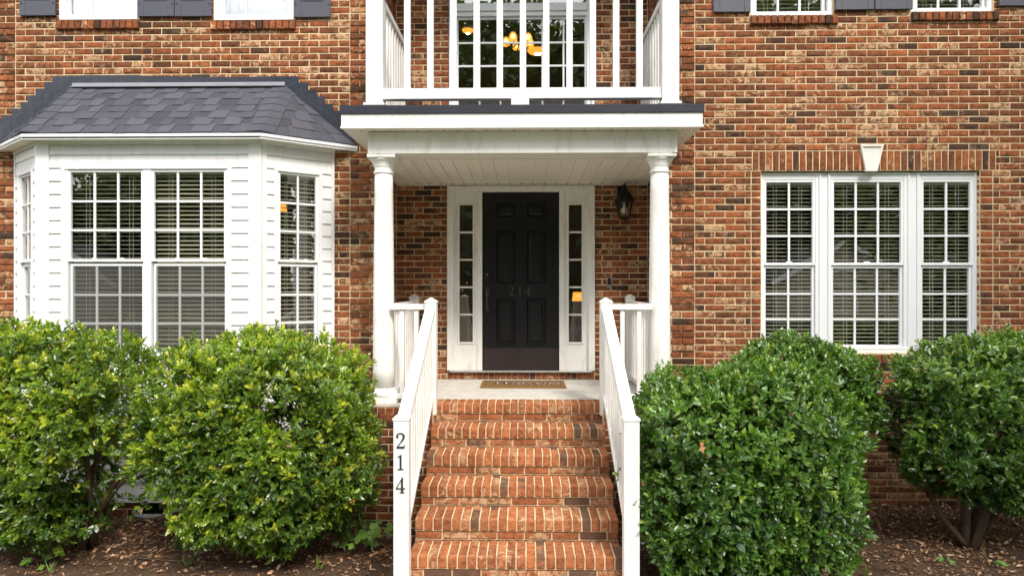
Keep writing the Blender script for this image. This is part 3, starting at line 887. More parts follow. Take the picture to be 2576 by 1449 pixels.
# ------------------------------------------------------------------ front door
def front_door():
    Yf = YD
    M = Matrix.Translation((0, Yf, 0))
    X = lambda p: PX(p, Yf); Z = lambda q: PZ(1310, q, Yf)
    fr = bpy.data.objects.new("door_surround", None); link(fr, house, Matrix.Translation((0, Yf, DOOR[2])))
    fr['label'] = "cream white surround with a sidelight on each side of the black door"
    x0, x1, z0, z1 = DOOR
    zc = Z(483)
    mb = MB()
    mb.box(x0, X(1142), -0.03, 0.09, z0+0.02, z1); mb.box(X(1480), x1, -0.03, 0.09, z0+0.02, z1)
    mb.box(X(1142), X(1480), -0.0285, 0.09, zc, z1)
    mb.build("casing", M_WHITE, fr, M, bevel=0.005)
    mb = MB(); mb.box(x0+0.012, x1-0.012, -0.04, -0.0305, z1-0.045, z1-0.005); mb.build("cornice", M_WHITE, fr, M, bevel=0.004)
    mb = MB(); mb.box(X(1200), X(1213), 0.0, 0.09, z0+0.02, zc); mb.box(X(1407), X(1420), 0.0, 0.09, z0+0.02, zc)
    mb.build("jamb", M_WHITE, fr, M, bevel=0.003)
    mb = MB(); mb.box(x0+0.03, x1-0.03, -0.05, 0.09, z0+0.001, z0+0.019); mb.build("threshold", M_SILVER, fr, M, bevel=0.003)
    for a, b in ((1142, 1200), (1420, 1480)):
        xa, xb = X(a), X(b)
        gx0, gx1 = (X(1155.5), X(1189)) if a == 1142 else (X(1431), X(1464))
        gz0, gz1 = Z(861), Z(515)
        mb = MB()
        mb.box(xa, gx0, 0.02, 0.06, z0+0.02, zc); mb.box(gx1, xb, 0.02, 0.06, z0+0.02, zc)
        mb.box(gx0, gx1, 0.021, 0.059, z0+0.02, gz0); mb.box(gx0, gx1, 0.021, 0.059, gz1, zc)
        mb.build("sidelight_panel", M_WHITE, fr, M)
        mb = MB(); ring(mb, gx0-0.02, gx1+0.02, gz0-0.02, gz1+0.02, 0.02, 0.006, 0.0195); mb.build("sidelight_trim", M_WHITE, fr, M, bevel=0.004)
        for j in range(1, 5):
            zz = gz0+(gz1-gz0)*j/5
            mb = MB(); mb.box(gx0, gx1, 0.028, 0.045, zz-0.010, zz+0.010); mb.build("muntin", M_WHITE, fr, M)
        for j in range(5):
            inst("pane", UNITPANE, fr, M @ Matrix.Translation((gx0, 0.038, gz0+(gz1-gz0)*j/5)) @ Matrix.Diagonal((gx1-gx0, 1, (gz1-gz0)/5, 1)))
    d = bpy.data.objects.new("door", None); link(d, house, Matrix.Translation((X(1213), Yf, z0))); d['label'] = "black six panel front door numbered 214"
    dx0, dx1, dz0, dz1 = X(1213)+0.003, X(1407)-0.003, z0+0.022, zc-0.006
    # leaf with six recessed, raised-centre panels
    cols = [(X(1248), X(1296)), (X(1325), X(1373))]
    rws = [(Z(868), Z(751)), (Z(713), Z(581)), (Z(547), Z(510))]
    holes = [(c[0], c[1], r[0], r[1]) for c in cols for r in rws]
    xs_ = sorted({dx0, dx1, *[h[i] for h in holes for i in (0,1)]}); zs_ = sorted({dz0, dz1, *[h[i] for h in holes for i in (2,3)]})
    mb = MB()
    for a, b in zip(xs_, xs_[1:]):
        for c, e in zip(zs_, zs_[1:]):
            if not any(h[0] <= (a+b)/2 <= h[1] and h[2] <= (c+e)/2 <= h[3] for h in holes):
                mb.add([(a,0.03,c),(b,0.03,c),(b,0.03,e),(a,0.03,e)], [(0,1,2,3)])
    mb.box(dx0, dx1, 0.045, 0.07, dz0, dz1)
    mb.build("door_leaf", M_DOOR, d, M)
    for (a, b, c, e) in holes:
        mb = MB(); s1, s2, s3 = 0.014, 0.030, 0.050
        def rg(s, y): return [(a+s,y,c+s),(b-s,y,c+s),(b-s,y,e-s),(a+s,y,e-s)]
        v = rg(0,0.030)+rg(0.004,0.022)+rg(s1,0.043)+rg(s2,0.043)+rg(s3,0.030)
        fs = [(16,17,18,19)]
        for q in (0,4,8,12):
            for k in range(4): n = (k+1)%4; fs.append((q+k,q+n,q+4+n,q+4+k))
        mb.add(v, fs); mb.build("panel", M_DOOR, d, M)
    mb = MB(); mb.box(dx0+0.01, dx1-0.01, 0.0265, 0.0295, dz0+0.008, Z(877)); mb.build("kick_plate", M_KICK, d, M, bevel=0.001)
    # keypad deadbolt and handle set
    kx, kz = X(1225), Z(695)
    mb = MB()
    pts = []
    for k in range(24):
        a = 2*math.pi*k/24
        pts.append((kx+0.03*math.copysign(abs(math.cos(a))**0.8, math.cos(a)), kz+0.055*math.copysign(abs(math.sin(a))**0.7, math.sin(a))))
    mb.prism(pts, 0.004, 0.03); mb.build("deadbolt", M_IRON, d, M, bevel=0.004)
    mb = MB(); mb.lathe(0,0,[(0.008,0),(0.008,0.004)],12); mb.build("keyhole", M_SILVER, d, M @ Matrix.Translation((kx, 0.004, kz+0.02)) @ Matrix.Rotation(math.pi/2,4,'X'))
    hx = X(1226); zt, zb = Z(722), Z(784)
    hd = MB(); hd.box(hx-0.024, hx+0.024, 0.018, 0.03, zt-0.10, zt); hd.box(hx-0.02, hx+0.02, 0.018, 0.03, zb, zb+0.06)
    hd.tube([(hx,0.02,zt-0.04),(hx,-0.03,zt-0.045),(hx,-0.045,zt-0.11),(hx,-0.042,zb+0.10),(hx,-0.02,zb+0.045),(hx,0.02,zb+0.03)], [0.010,0.012,0.013,0.011,0.010,0.010], 10)
    hd.box(hx-0.012, hx+0.012, -0.035, 0.02, zt-0.03, zt-0.018)
    hd.build("handle", M_BRONZE, d, M, bevel=0.002, smooth=False)
    return d, M
DOOR_OBJ, DOOR_M = front_door()

# serif figures ------------------------------------------------------------
def stroke(mb, pts, wds, y0, y1):
    """flat band of varying width along a path in x,z"""
    L, R = [], []
    for i, p in enumerate(pts):
        a = Vector(pts[max(i-1,0)]); b = Vector(pts[min(i+1,len(pts)-1)])
        d = (b-a).normalized(); n = Vector((-d[1], d[0]))
        L.append((p[0]+n[0]*wds[i]/2, p[1]+n[1]*wds[i]/2)); R.append((p[0]-n[0]*wds[i]/2, p[1]-n[1]*wds[i]/2))
    for i in range(len(pts)-1):
        q = [R[i], R[i+1], L[i+1], L[i]]
        mb.prism(q, y0, y1)
def digit(mb, ch, cx, zb, h, y0, y1):
    s = h
    T = lambda x, z: (cx + (x-0.33)*s, zb + z*s)
    if ch == '1':
        mb.prism([T(.27,.04),T(.39,.04),T(.39,1),T(.35,1),T(.27,.9)], y0, y1)
        mb.prism([T(.13,0),T(.53,0),T(.53,.05),T(.13,.05)], y0-0.0004, y1)
        mb.prism([T(.13,.80),T(.27,.86),T(.27,.93),T(.13,.85)], y0-0.0006, y1)
    elif ch == '2':
        pts, wd = [], []
        raw = [(.10,.70,.06),(.08,.80,.10),(.14,.90,.09),(.24,.965,.06),(.36,.965,.07),(.49,.90,.11),(.54,.78,.135),(.51,.64,.13),(.43,.50,.10),(.31,.35,.07),(.19,.20,.05),(.10,.09,.05)]
        for a, b, c in raw: pts.append(T(a,b)); wd.append(c*s)
        stroke(mb, pts, wd, y0, y1)
        mb.prism([T(.06,0),T(.58,0),T(.61,.22),T(.575,.22),T(.53,.12),T(.14,.12),T(.06,.06)], y0-0.0004, y1)
        mb.prism([T(.12+.075*math.cos(2*math.pi*k/12), .72+.06*math.sin(2*math.pi*k/12)) for k in range(12)], y0-0.0006, y1)
    elif ch == '4':
        mb.prism([T(.36,.03),T(.49,.03),T(.49,1),T(.43,1),T(.36,.93)], y0, y1)
        mb.prism([T(.02,.24),T(.62,.24),T(.62,.31),T(.02,.31)], y0-0.0004, y1)
        mb.prism([T(.02,.31),T(.09,.31),T(.44,.93),T(.43,1.0)], y0-0.0006, y1)
        mb.prism([T(.26,0),T(.59,0),T(.59,.045),T(.26,.045)], y0-0.0008, y1)
for ch, px in (('2', 1286), ('1', 1308), ('4', 1329)):
    mb = MB(); digit(mb, ch, PX(px,YD), PZ(1310,743,YD), 0.095, 0.024, 0.031)
    o = mb.build("number", M_NUMD, DOOR_OBJ, DOOR_M); o['label'] = "dark house number %s on the door" % ch

# ------------------------------------------------------------------ portico
portico = thing("portico", "white entrance portico with two round columns and a flat black edged roof", "porch", (0, 6.2, FLZ))
ZB0, ZS = EYE+1.208, EYE+1.406       # beam bottom, soffit
Yf0 = 5.97
fx0, fx1 = -1.616, 1.547
bx0, bx1 = -1.416, 1.353
mb = MB()
mb.box(bx0, bx1, 6.12, 6.38, ZB0, ZS-0.002)
mb.build("beam", M_WHITE, portico, bevel=0.004)
for x0, x1 in ((bx0, bx0+0.24), (bx1-0.24, bx1)):
    mb = MB(); mb.box(x0, x1, 6.3805, YM-0.003, ZB0+0.0015, ZS-0.0035); mb.build("side_beam", M_WHITE, portico, bevel=0.004)
mb = MB(); mb.box(bx1-0.028, bx1+0.006, 6.113, 6.1195, ZB0, ZS-0.003); mb.build("corner_trim", M_WHITE, portico, bevel=0.002)
fz1 = EYE+1.528
mb = MB()
mb.box(fx0, fx1, Yf0, Yf0+0.02, ZS-0.004, fz1); mb.box(fx0, fx0+0.02, Yf0+0.0205, YM-0.02, ZS-0.004, fz1); mb.box(fx1-0.02, fx1, Yf0+0.0205, YM-0.02, ZS-0.004, fz1)
mb.build("fascia", M_WHITE, portico, bevel=0.003)
mb = MB(); mb.box(fx0-0.006, fx1+0.006, Yf0-0.008, Yf0-0.001, ZS-0.008, ZS+0.012); mb.build("fascia_lip", M_WHITE, portico, bevel=0.002)
# soffit strips with vent slots, front and sides
n = 25
for i in range(n):
    a = fx0+0.02+(fx1-fx0-0.04)*i/n; b = fx0+0.02+(fx1-fx0-0.04)*(i+1)/n
    mb = MB(); mb.box(a+0.002, b-0.002, Yf0+0.021, 6.119, ZS, ZS+0.006)
    mb.box(a-0.004, a+0.0015, Yf0+0.021, 6.119, ZS+0.006, ZS+0.012)
    mb.build("soffit_panel", M_CEIL, portico)
    mb = MB(); mb.add([(a-0.011,6.119,ZS-0.0006),(a+0.011,6.119,ZS-0.0006),(a,6.093,ZS-0.0006),(a-0.011,6.119,ZS+0.004),(a+0.011,6.119,ZS+0.004),(a,6.093,ZS+0.004)], [(0,1,2)[::-1],(3,4,5),(0,3,4,1),(1,4,5,2),(2,5,3,0)])
    mb.build("vent_notch", M_BARK, portico)
for sx0, sx1 in ((fx0+0.02, bx0-0.001), (bx1+0.001, fx1-0.02)):
    for i in range(6):
        a = 6.12+(YM-0.02-6.12)*i/6; b = 6.12+(YM-0.02-6.12)*(i+1)/6
        mb = MB(); mb.box(sx0, sx1, a+0.002, b-0.002, ZS+0.001, ZS+0.007); mb.build("soffit_panel", M_CEIL, portico)
mb = MB(); mb.box(fx0+0.02, fx1-0.02, Yf0+0.02, YM-0.02, ZS+0.013, ZS+0.03); mb.build("soffit_backing", M_LATTICE, portico)
# porch ceiling boards (seen from below), two beads each
ci0, ci1 = bx0+0.24, bx1-0.24
nb = 22
CZ0, CZ1 = EYE+1.204, EYE+1.176
for i in range(nb):
    a = XL+0.002+(XR-XL-0.004)*i/nb; b = XL+0.002+(XR-XL-0.004)*(i+1)/nb
    mb = MB()
    for (u0, u1, dz) in ((a+0.0035, b-0.0035, 0.0), (a-0.0035, a+0.0035, 0.009)):
        ya, yb = (6.385, YD-0.002)
        xa, xb = u0, u1
        mb.add([(xa,ya,CZ0+dz),(xb,ya,CZ0+dz),(xb,yb,CZ1+dz),(xa,yb,CZ1+dz),(xa,ya,CZ0+0.016),(xb,ya,CZ0+0.016),(xb,yb,CZ1+0.016),(xa,yb,CZ1+0.016)],
               [(0,1,2,3)[::-1],(4,5,6,7),(0,1,5,4),(1,2,6,5),(2,3,7,6),(3,0,4,7)])
    mb.build("ceiling_board", M_CEIL, portico)
    mb = MB(); mb.box(a-0.010, a+0.010, YD-0.052, YD-0.0305, CZ1-0.003, CZ1+0.004); mb.build("board_notch", M_BARK, portico)
mb = MB(); mb.box(XL+0.003, XR-0.003, YD-0.03, YD-0.003, CZ1-0.014, CZ1-0.002); mb.build("ceiling_trim", M_CEIL, portico, bevel=0.002)
# roof deck: low slope sheet with drip edge
mb = MB()
ex0, ex1, zf, zb_ = fx0-0.012, fx1+0.012, EYE+1.597, EYE+1.66
mb.box(ex0, ex1, Yf0-0.014, Yf0-0.002, fz1-0.002, zf)
mb.box(ex0, ex0+0.01, Yf0-0.0015, YM-0.02, fz1-0.002, zf); mb.box(ex1-0.01, ex1, Yf0-0.0015, YM-0.02, fz1-0.002, zf)
mb.build("drip_edge", M_DRIP, portico, bevel=0.003)
mb = MB()
for (xa, xb, ya, yb, h0, h1) in ((ex0, ex1, Yf0-0.0135, YM-0.02, zf+0.001, zb_), (XL+0.003, XR-0.003, YM-0.0195, YD-0.003, zb_, zb_+0.02)):
    mb.add([(xa,ya,h0-0.05),(xb,ya,h0-0.05),(xb,yb,h0-0.05),(xa,yb,h0-0.05),(xa,ya,h0),(xb,ya,h0),(xb,yb,h1),(xa,yb,h1)],
           [(3,2,1,0),(4,5,6,7),(0,1,5,4),(1,2,6,5),(2,3,7,6),(3,0,4,7)])
mb.build("roof_deck", M_DRIP, portico)
# columns
def column(cx, cy, label):
    c = bpy.data.objects.new("column", None); link(c, portico, Matrix.Translation((cx, cy, FLZ))); c['label'] = label
    T = I4
    mb = MB(); mb.box(cx-0.145, cx+0.145, cy-0.145, cy+0.145, FLZ+0.001, FLZ+0.05); mb.build("plinth", M_WHITE, c, bevel=0.004)
    base = [(0.128,FLZ+0.05),(0.142,FLZ+0.062),(0.146,FLZ+0.078),(0.140,FLZ+0.096),(0.118,FLZ+0.104),(0.112,FLZ+0.112),(0.110,FLZ+0.125)]
    MB().lathe(cx, cy, base, 40).build("base", M_WHITE, c, smooth=False)
    zt = ZB0-0.001
    shaft = []
    for i in range(13):
        t = i/12
        shaft.append((0.0985-0.0165*t**1.7, FLZ+0.125+(zt-0.165-FLZ-0.125)*t))
    o = MB().lathe(cx, cy, shaft, 48).build("shaft", M_WHITE, c, smooth=True)
    cap = [(0.082,zt-0.165),(0.091,zt-0.162),(0.094,zt-0.155),(0.091,zt-0.147),(0.083,zt-0.143),(0.083,zt-0.112),(0.090,zt-0.100),(0.093,zt-0.085),(0.104,zt-0.062),(0.120,zt-0.045),(0.124,zt-0.033),(0.124,zt-0.03)]
    MB().lathe(cx, cy, cap, 40).build("capital", M_WHITE, c, smooth=False)
    mb = MB(); mb.box(cx-0.128, cx+0.128, cy-0.128, cy+0.128, zt-0.0295, zt); mb.build("abacus", M_WHITE, c, bevel=0.003)
CX0, CX1, CYY = PX(965.5, 6.25), PX(1659, 6.25), 6.25
column(CX0, CYY, "round white column on the bay window side")
column(CX1, CYY, "round white column on the lantern side")

# ------------------------------------------------------------------ balcony railing
bal = thing("balcony_railing", "white balustrade on the portico roof with square corner posts", "railing", (0, 6.16, zf))
def square_post(par, x0, x1, y0, y1, z0, z1, name="post", cap=True, M=M_WHITE):
    mb = MB(); mb.box(x0, x1, y0, y1, z0, z1)
    if cap:
        cx, cy, e = (x0+x1)/2, (y0+y1)/2, 0.006
        h = (x1-x0)*0.32
        mb.box(x0-e, x1+e, y0-e, y1+e, z1+0.0005, z1+0.014)
        z = z1+0.0145
        mb.add([(x0-e,y0-e,z),(x1+e,y0-e,z),(x1+e,y1+e,z),(x0-e,y1+e,z),(cx-0.008,cy-0.008,z+h),(cx+0.008,cy-0.008,z+h),(cx+0.008,cy+0.008,z+h),(cx-0.008,cy+0.008,z+h)],
               [(0,1,5,4),(1,2,6,5),(2,3,7,6),(3,0,4,7),(4,5,6,7)])
    return mb.build(name, M, par, bevel=0.003)
for x0, x1 in ((-1.429,-1.278),(1.225,1.373)):
    square_post(bal, x0, x1, 6.10, 6.25, zf+0.045, 5.02)
    mb = MB(); mb.box(x0-0.02, x1+0.02, 6.08, 6.27, zf+0.034, zf+0.060)
    mb.build("post_skirt", M_WHITE, bal, bevel=0.004)
    mb = MB(); mb.box(x0-0.05, x1+0.05, 6.05, 6.30, zf-0.002, zf+0.033); mb.build("post_pad", M_DRIP, bal, bevel=0.005)
zr0, zr1 = EYE+1.713, EYE+1.81
mb = MB(); mb.box(-1.278, 1.225, 6.135, 6.20, zr0, zr1-0.012)
mb.build("bottom_rail", M_WHITE, bal, bevel=0.004)
mb = MB(); mb.box(-1.278, 1.225, 6.125, 6.21, zr0-0.014, zr0-0.0005); mb.build("bottom_rail", M_WHITE, bal, bevel=0.003)
mb = MB(); mb.box(-1.278, 1.225, 6.125, 6.21, 4.88, 4.96); mb.build("top_rail", M_WHITE, bal, bevel=0.004)
for i in range(11):
    x = -1.0645 + (1.029+1.0645)*i/10
    mb = MB(); mb.box(x-0.028, x+0.028, 6.145, 6.19, zr1-0.012, 4.88); mb.build("baluster", M_WHITE, bal, bevel=0.003)
mb = MB(); mb.box(-0.123, 0.037, 6.115, 6.22, zf+0.012, zr0-0.0145); mb.build("support_block", M_WHITE, bal, bevel=0.004)
for X in (-1.375, 1.318):
    ya, yb = 6.2505, YD-0.004
    mb = MB(); mb.box(X-0.035, X+0.035, ya, yb, 4.89, 4.955); mb.build("top_rail", M_WHITE, bal, bevel=0.004)
    mb = MB(); mb.box(X-0.03, X+0.03, ya, yb, 3.925, 3.985); mb.build("bottom_rail", M_WHITE, bal, bevel=0.004)
    n = 11
    for i in range(n):
        y = ya+0.08+(yb-ya-0.16)*i/(n-1)
        mb = MB(); mb.box(X-0.022, X+0.022, y-0.022, y+0.022, 3.985, 4.89); mb.build("baluster", M_WHITE, bal, bevel=0.002)

# ------------------------------------------------------------------ porch slab and steps
SX0, SX1 = -0.819, 0.696
steps = thing("brick_steps", "wide flight of orange brick steps with pale mortar up to the porch", "steps", (0, 5.0, 0))
slab = thing("porch_floor", "pale concrete porch floor in front of the black door", "porch floor", (0, 7, FLZ))
mb = MB(); mb.box(XL+0.004, XR-0.004, 6.39, YD-0.004, FLZ-0.12, FLZ)
mb.box(SX0, SX1, 6.17+0.203, 6.3895, FLZ-0.119, FLZ-0.001)
mb.box(-1.50, SX0-0.001, 6.06, 6.389, FLZ-0.02, FLZ-0.0015); mb.box(SX1+0.001, 1.46, 6.06, 6.389, FLZ-0.02, FLZ-0.0015)
mb.build("slab", M_CONC, slab)
# porch side foundation (brick) on both sides of the steps
for xa, xb in ((-1.52, SX0), (SX1, 1.48)):
    w_ = Wall(house, "foundation", Matrix.Translation((0, 6.05, 0)))
    w_.slab(xa, xb, -0.1, FLZ-0.025, [], th=0.9)
    w_.field([(xa, xb)], -0.07, 15*CH+0.01, [], None, 0.1, 0.25)
    w_.rowlock(xa, xb, 15*CH+0.008, FLZ-0.022-15*CH-0.012, y=-0.01)
    w_.flush(lambda x, z: z > 0.3, 120)
for X, ang, ym in ((-1.52, -math.pi/2, YM), (1.48, math.pi/2, 6.05)):
    w_ = Wall(house, "foundation", Matrix.Translation((X, ym, 0)), ang)
    w_.slab(0.0, YM-6.05, -0.1, FLZ-0.03, [], y=0.006, th=0.02)
    w_.field([(0.0, YM-6.05)], -0.07, FLZ-0.04, [], None, 0.1, 0.25)
    w_.flush(lambda x, z: True, 40)
# step bricks
def step_mesh(L, H, D, n, mat=M_STEP):
    out = []
    for i in range(n):
        mb = MB(); b = 0.007; j = lambda s=0.0015: rnd.uniform(-s, s)
        x, z = L/2, H/2
        # box with the front-top edge rounded: profile in y,z
        prof = [(0.003,-z+0.004),(0.0,-z+0.010),(0.0+j(),z-0.014),(0.004,z-0.004),(0.014,z+j(0.001)),(D-0.004,z+j(0.001)),(D,z-0.006),(D,-z)]
        vs = []
        for sx in (-1, 1):
            for (y, zz) in prof: vs.append((sx*(x-b+0.0)+j(), y+0.0, zz))
            for (y, zz) in prof: vs.append((sx*x, y+0.005 if y < 0.01 else y, min(zz, z-0.005)))
        m = len(prof)
        fs = []
        A, B, C, E = 0, m, 2*m, 3*m    # left inner, left outer, right inner, right outer
        for k in range(m-1):
            fs.append((A+k, C+k, C+k+1, A+k+1)); fs.append((B+k, A+k, A+k+1, B+k+1)); fs.append((C+k, E+k, E+k+1, C+k+1))
        fs.append(tuple(range(B+m-1, B-1, -1))); fs.append(tuple(range(E, E+m)))
        mb.add(vs, fs); out.append(mb.mesh("brick", mat))
    return out
ST_ROW = step_mesh(0.0575, 0.092, 0.203, 8)
ST_STR = step_mesh(BL, BH, 0.09, 6)
def step_col(dp=0.07):
    r = min(1, max(0, rnd.gauss(0.62, 0.26)))
    return (r, rnd.uniform(0.42, 0.52) if rnd.random() < 0.45 else rnd.uniform(0.1,0.33), rnd.uniform(0.6, 0.98) if rnd.random() < dp else rnd.uniform(0.1, 0.42), 1)
for k in range(7):
    zt = FLZ - 0.167*k; yf = 6.17 - 0.28*k
    st = MB()
    st.box(SX0+0.004, SX1-0.004, yf+0.026, yf+0.62 if k else yf+0.2, zt-0.166 if k < 6 else -0.08, zt-0.096)
    st.box(SX0+0.004, SX1-0.004, yf+0.010, (yf+0.30) if k else yf+0.2025, zt-0.0955, zt-0.007)
    so = st.build("step", M_MORTAR, steps)
    n = 22; p = (SX1-SX0)/n
    for i in range(n):
        o = inst("brick", rnd.choice(ST_ROW), so, Matrix.Translation((SX0+p*(i+0.5)+rnd.uniform(-.001,.001), yf+rnd.uniform(-.0015,.0015), zt-0.046+rnd.uniform(-.001,.001))) @ rotz(rnd.uniform(-.008,.008)) @ Matrix.Diagonal(((p-JT)/0.0575,1,1,1)))
        o.color = step_col()
        if k:     # shorter closing brick behind the nosing brick
            o = inst("brick", rnd.choice(ST_ROW), so, Matrix.Translation((SX0+p*(i+0.5), yf+0.213, zt-0.0465)) @ Matrix.Diagonal(((p-JT)/0.0575, 0.45, 1, 1)))
            o.color = step_col()
    x = SX0 - (0.1 if k % 2 else 0.0) + JT/2
    while x < SX1 - 0.02:
        a, b = max(x, SX0+0.004), min(x+BL, SX1-0.004)
        if b-a > 0.03:
            o = inst("brick", rnd.choice(ST_STR), so, Matrix.Translation(((a+b)/2, yf+0.018, zt-0.167+0.0075+BH/2-0.001)) @ Matrix.Diagonal(((b-a)/BL,1,1,1)))
            c = step_col(0.10); o.color = (c[0]*0.5, min(0.54, c[1]+0.08), c[2]*0.9, 1)
        x += BL+JT

# ------------------------------------------------------------------ stair railings, porch railings
def stair_rail(X, label, number):
    t = thing("stair_railing", label, "railing", (X, 4.69, 0), "railings beside the brick steps")
    h = 0.052
    yl, yu = 4.69, 6.14
    zl, zu = 1.297, 2.065
    post = square_post(t, X-h, X+h, yl-h, yl+h, 0.0, zl, "newel_post")
    square_post(t, X-h, X+h, yu-h, yu+h, FLZ-0.10, zu, "newel_post")
    a0, a1 = Vector((X, yl+h, zl-0.010)), Vector((X, yu-h, zu-0.045))
    def slope_bar(name, z_a, z_b, w, hh):
        mb = MB()
        x0, x1 = X-w/2, X+w/2; ya, yb = yl+h-0.002, yu-h+0.002
        mb.add([(x0,ya,z_a-hh),(x1,ya,z_a-hh),(x1,yb,z_b-hh),(x0,yb,z_b-hh),(x0,ya,z_a),(x1,ya,z_a),(x1,yb,z_b),(x0,yb,z_b)],
               [(3,2,1,0),(4,5,6,7),(0,1,5,4),(1,2,6,5),(2,3,7,6),(3,0,4,7)])
        return mb.build(name, M_WHITE, t, bevel=0.004)
    zA, zB = zl+0.012, zu-0.03
    slope_bar("handrail", zA, zB, 0.088, 0.045)
    bA, bB = 0.52, 1.245
    slope_bar("bottom_rail", bA, bB, 0.06, 0.045)
    n = 12
    for i in range(n):
        f = (i+0.6)/n
        y = yl+h+(yu-yl-2*h)*f
        za = bA+(bB-bA)*f-0.01; zb = zA+(zB-zA)*f-0.038
        mb = MB(); mb.box(X-0.018, X+0.018, y-0.018, y+0.018, za, zb); mb.build("baluster", M_WHITE, t, bevel=0.002)
    if number:
        yy = yl-h
        for ch, py in (('2', 1127), ('1', 1181), ('4', 1239)):
            mb = MB(); digit(mb, ch, X-0.002, PZ(1012, py, yy), 0.105, yy-0.006, yy-0.0005)
            o = mb.build("number", M_NUM, t); o['label'] = "dark metal number %s on the newel post" % ch
stair_rail(-0.845, "white sloping stair railing carrying the house number 214 on its post", True)
stair_rail(0.725, "white sloping stair railing without numbers beside the dark green shrub", False)
def porch_rail(xn, xc, label, sgn):
    t = thing("porch_railing", label, "railing", ((xn+xc)/2, 6.2, FLZ), "low railings around the porch")
    zt, zb = 2.055, 1.245
    y = 6.16
    a, b = sorted((xn, xc))
    mb = MB(); mb.box(a, b, y-0.035, y+0.035, zt-0.05, zt); mb.build("top_rail", M_WHITE, t, bevel=0.004)
    mb = MB(); mb.box(a, b, y-0.03, y+0.03, zb-0.04, zb); mb.build("bottom_rail", M_WHITE, t, bevel=0.004)
    for f in (0.32, 0.73):
        x = xc+(xn-xc)*f
        mb = MB(); mb.box(x-0.019, x+0.019, y-0.019, y+0.019, zb, zt-0.05); mb.build("baluster", M_WHITE, t, bevel=0.002)
    X = xc - sgn*0.005
    ya, yb = CYY+0.09, YD-0.13
    Xs = CX0+0.05 if sgn < 0 else CX1-0.05
    mb = MB(); mb.box(Xs-0.035, Xs+0.035, ya, yb, zt-0.05, zt-0.001); mb.build("top_rail", M_WHITE, t, bevel=0.004)
    mb = MB(); mb.box(Xs-0.03, Xs+0.03, ya, yb, zb-0.04, zb-0.001); mb.build("bottom_rail", M_WHITE, t, bevel=0.004)
    n = 10
    for i in range(n):
        yy = ya+0.1+(yb-ya-0.15)*i/(n-1)
        mb = MB(); mb.box(Xs-0.019, Xs+0.019, yy-0.019, yy+0.019, zb-0.001, zt-0.05); mb.build("baluster", M_WHITE, t, bevel=0.002)
    square_post(t, Xs-0.05, Xs+0.05, yb, yb+0.10, FLZ, zt+0.03, "end_post")
porch_rail(-0.897, CX0+0.085, "short white porch railing between the numbered stair post and its column", -1)
porch_rail(0.777, CX1-0.085, "short white porch railing below the lantern and doorbell", 1)

# ------------------------------------------------------------------ lantern, doorbell, mat
def lantern():
    Y = YD-0.19
    x, zb = P(1571, 552, Y); zc = PZ(1571, 507, Y); zt = PZ(1571, 462, Y)
    t = thing("wall_lantern", "black wall lantern with clear glass and a bulb beside the porch column", "lantern", (x, YD, zb))
    T = Matrix.Translation((x, Y, 0))
    mb = MB(); mb.lathe(0, 0, [(0.045,zb),(0.062,zb+0.006),(0.066,zb+0.016),(0.058,zb+0.022)], 6); mb.build("base", M_IRON, t, T)
    # six sided tapering cage
    r0, r1, n = 0.060, 0.098, 6
    for k in range(n):
        a = 2*math.pi*(k+0.5)/n; c, s = math.cos(a), math.sin(a)
        mb = MB(); mb.bar((r0*c, r0*s, zb+0.02), (r1*c, r1*s, zc), 0.008, 0.008); mb.build("cage_bar", M_IRON, t, T)
        a2 = 2*math.pi*(k+1.5)/n; c2, s2 = math.cos(a2), math.sin(a2); q = 0.95
        mb = MB(); mb.add([(r0*c*q, r0*s*q, zb+0.02), (r0*c2*q, r0*s2*q, zb+0.02), (r1*c2*q, r1*s2*q, zc), (r1*c*q, r1*s*q, zc)], [(0,1,2,3)]); mb.build("pane", M_GLASSLAMP, t, T)
    mb = MB(); mb.lathe(0, 0, [(0.098,zc-0.006),(0.112,zc),(0.118,zc+0.012),(0.104,zc+0.018),(0.088,zc+0.045),(0.070,zc+0.075),(0.066,zc+0.09),(0.060,zc+0.095),(0.046,zc+0.125),(0.02,zc+0.15),(0.012,zc+0.16),(0.018,zc+0.17),(0.012,zc+0.18),(0.003,zt)], 24)
    mb.build("roof", M_IRON, t, T)
    mb = MB(); mb.lathe(0, 0, [(0.015,zc-0.01),(0.017,zc-0.05),(0.032,zc-0.08),(0.036,zc-0.102),(0.027,zc-0.13),(0.006,zc-0.142)][::-1], 14); mb.build("bulb", M_FROST, t, T, smooth=True)
    mb = MB(); mb.box(-0.055, 0.055, 0.165, 0.186, zc-0.06, zc+0.19); mb.build("back_plate", M_IRON, t, T, bevel=0.008)
    mb = MB(); mb.tube([(0.0,0.17,zc+0.0),(0.03,0.13,zc-0.02),(0.05,0.06,zc+0.06),(0.02,0.03,zc+0.15),(0.0,0.0,zc+0.165)], [0.012,0.011,0.010,0.009,0.008], 8); mb.build("arm", M_IRON, t, T)
lantern()
def pill(mb, cx, cz, w, h, y0, y1):
    pts = []
    r = w/2
    for k in range(9): a = math.pi*k/8; pts.append((cx+r*math.cos(a), cz+h/2-r+r*math.sin(a)))
    for k in range(9): a = math.pi+math.pi*k/8; pts.append((cx+r*math.cos(a), cz-h/2+r+r*math.sin(a)))
    mb.prism(pts, y0, y1)
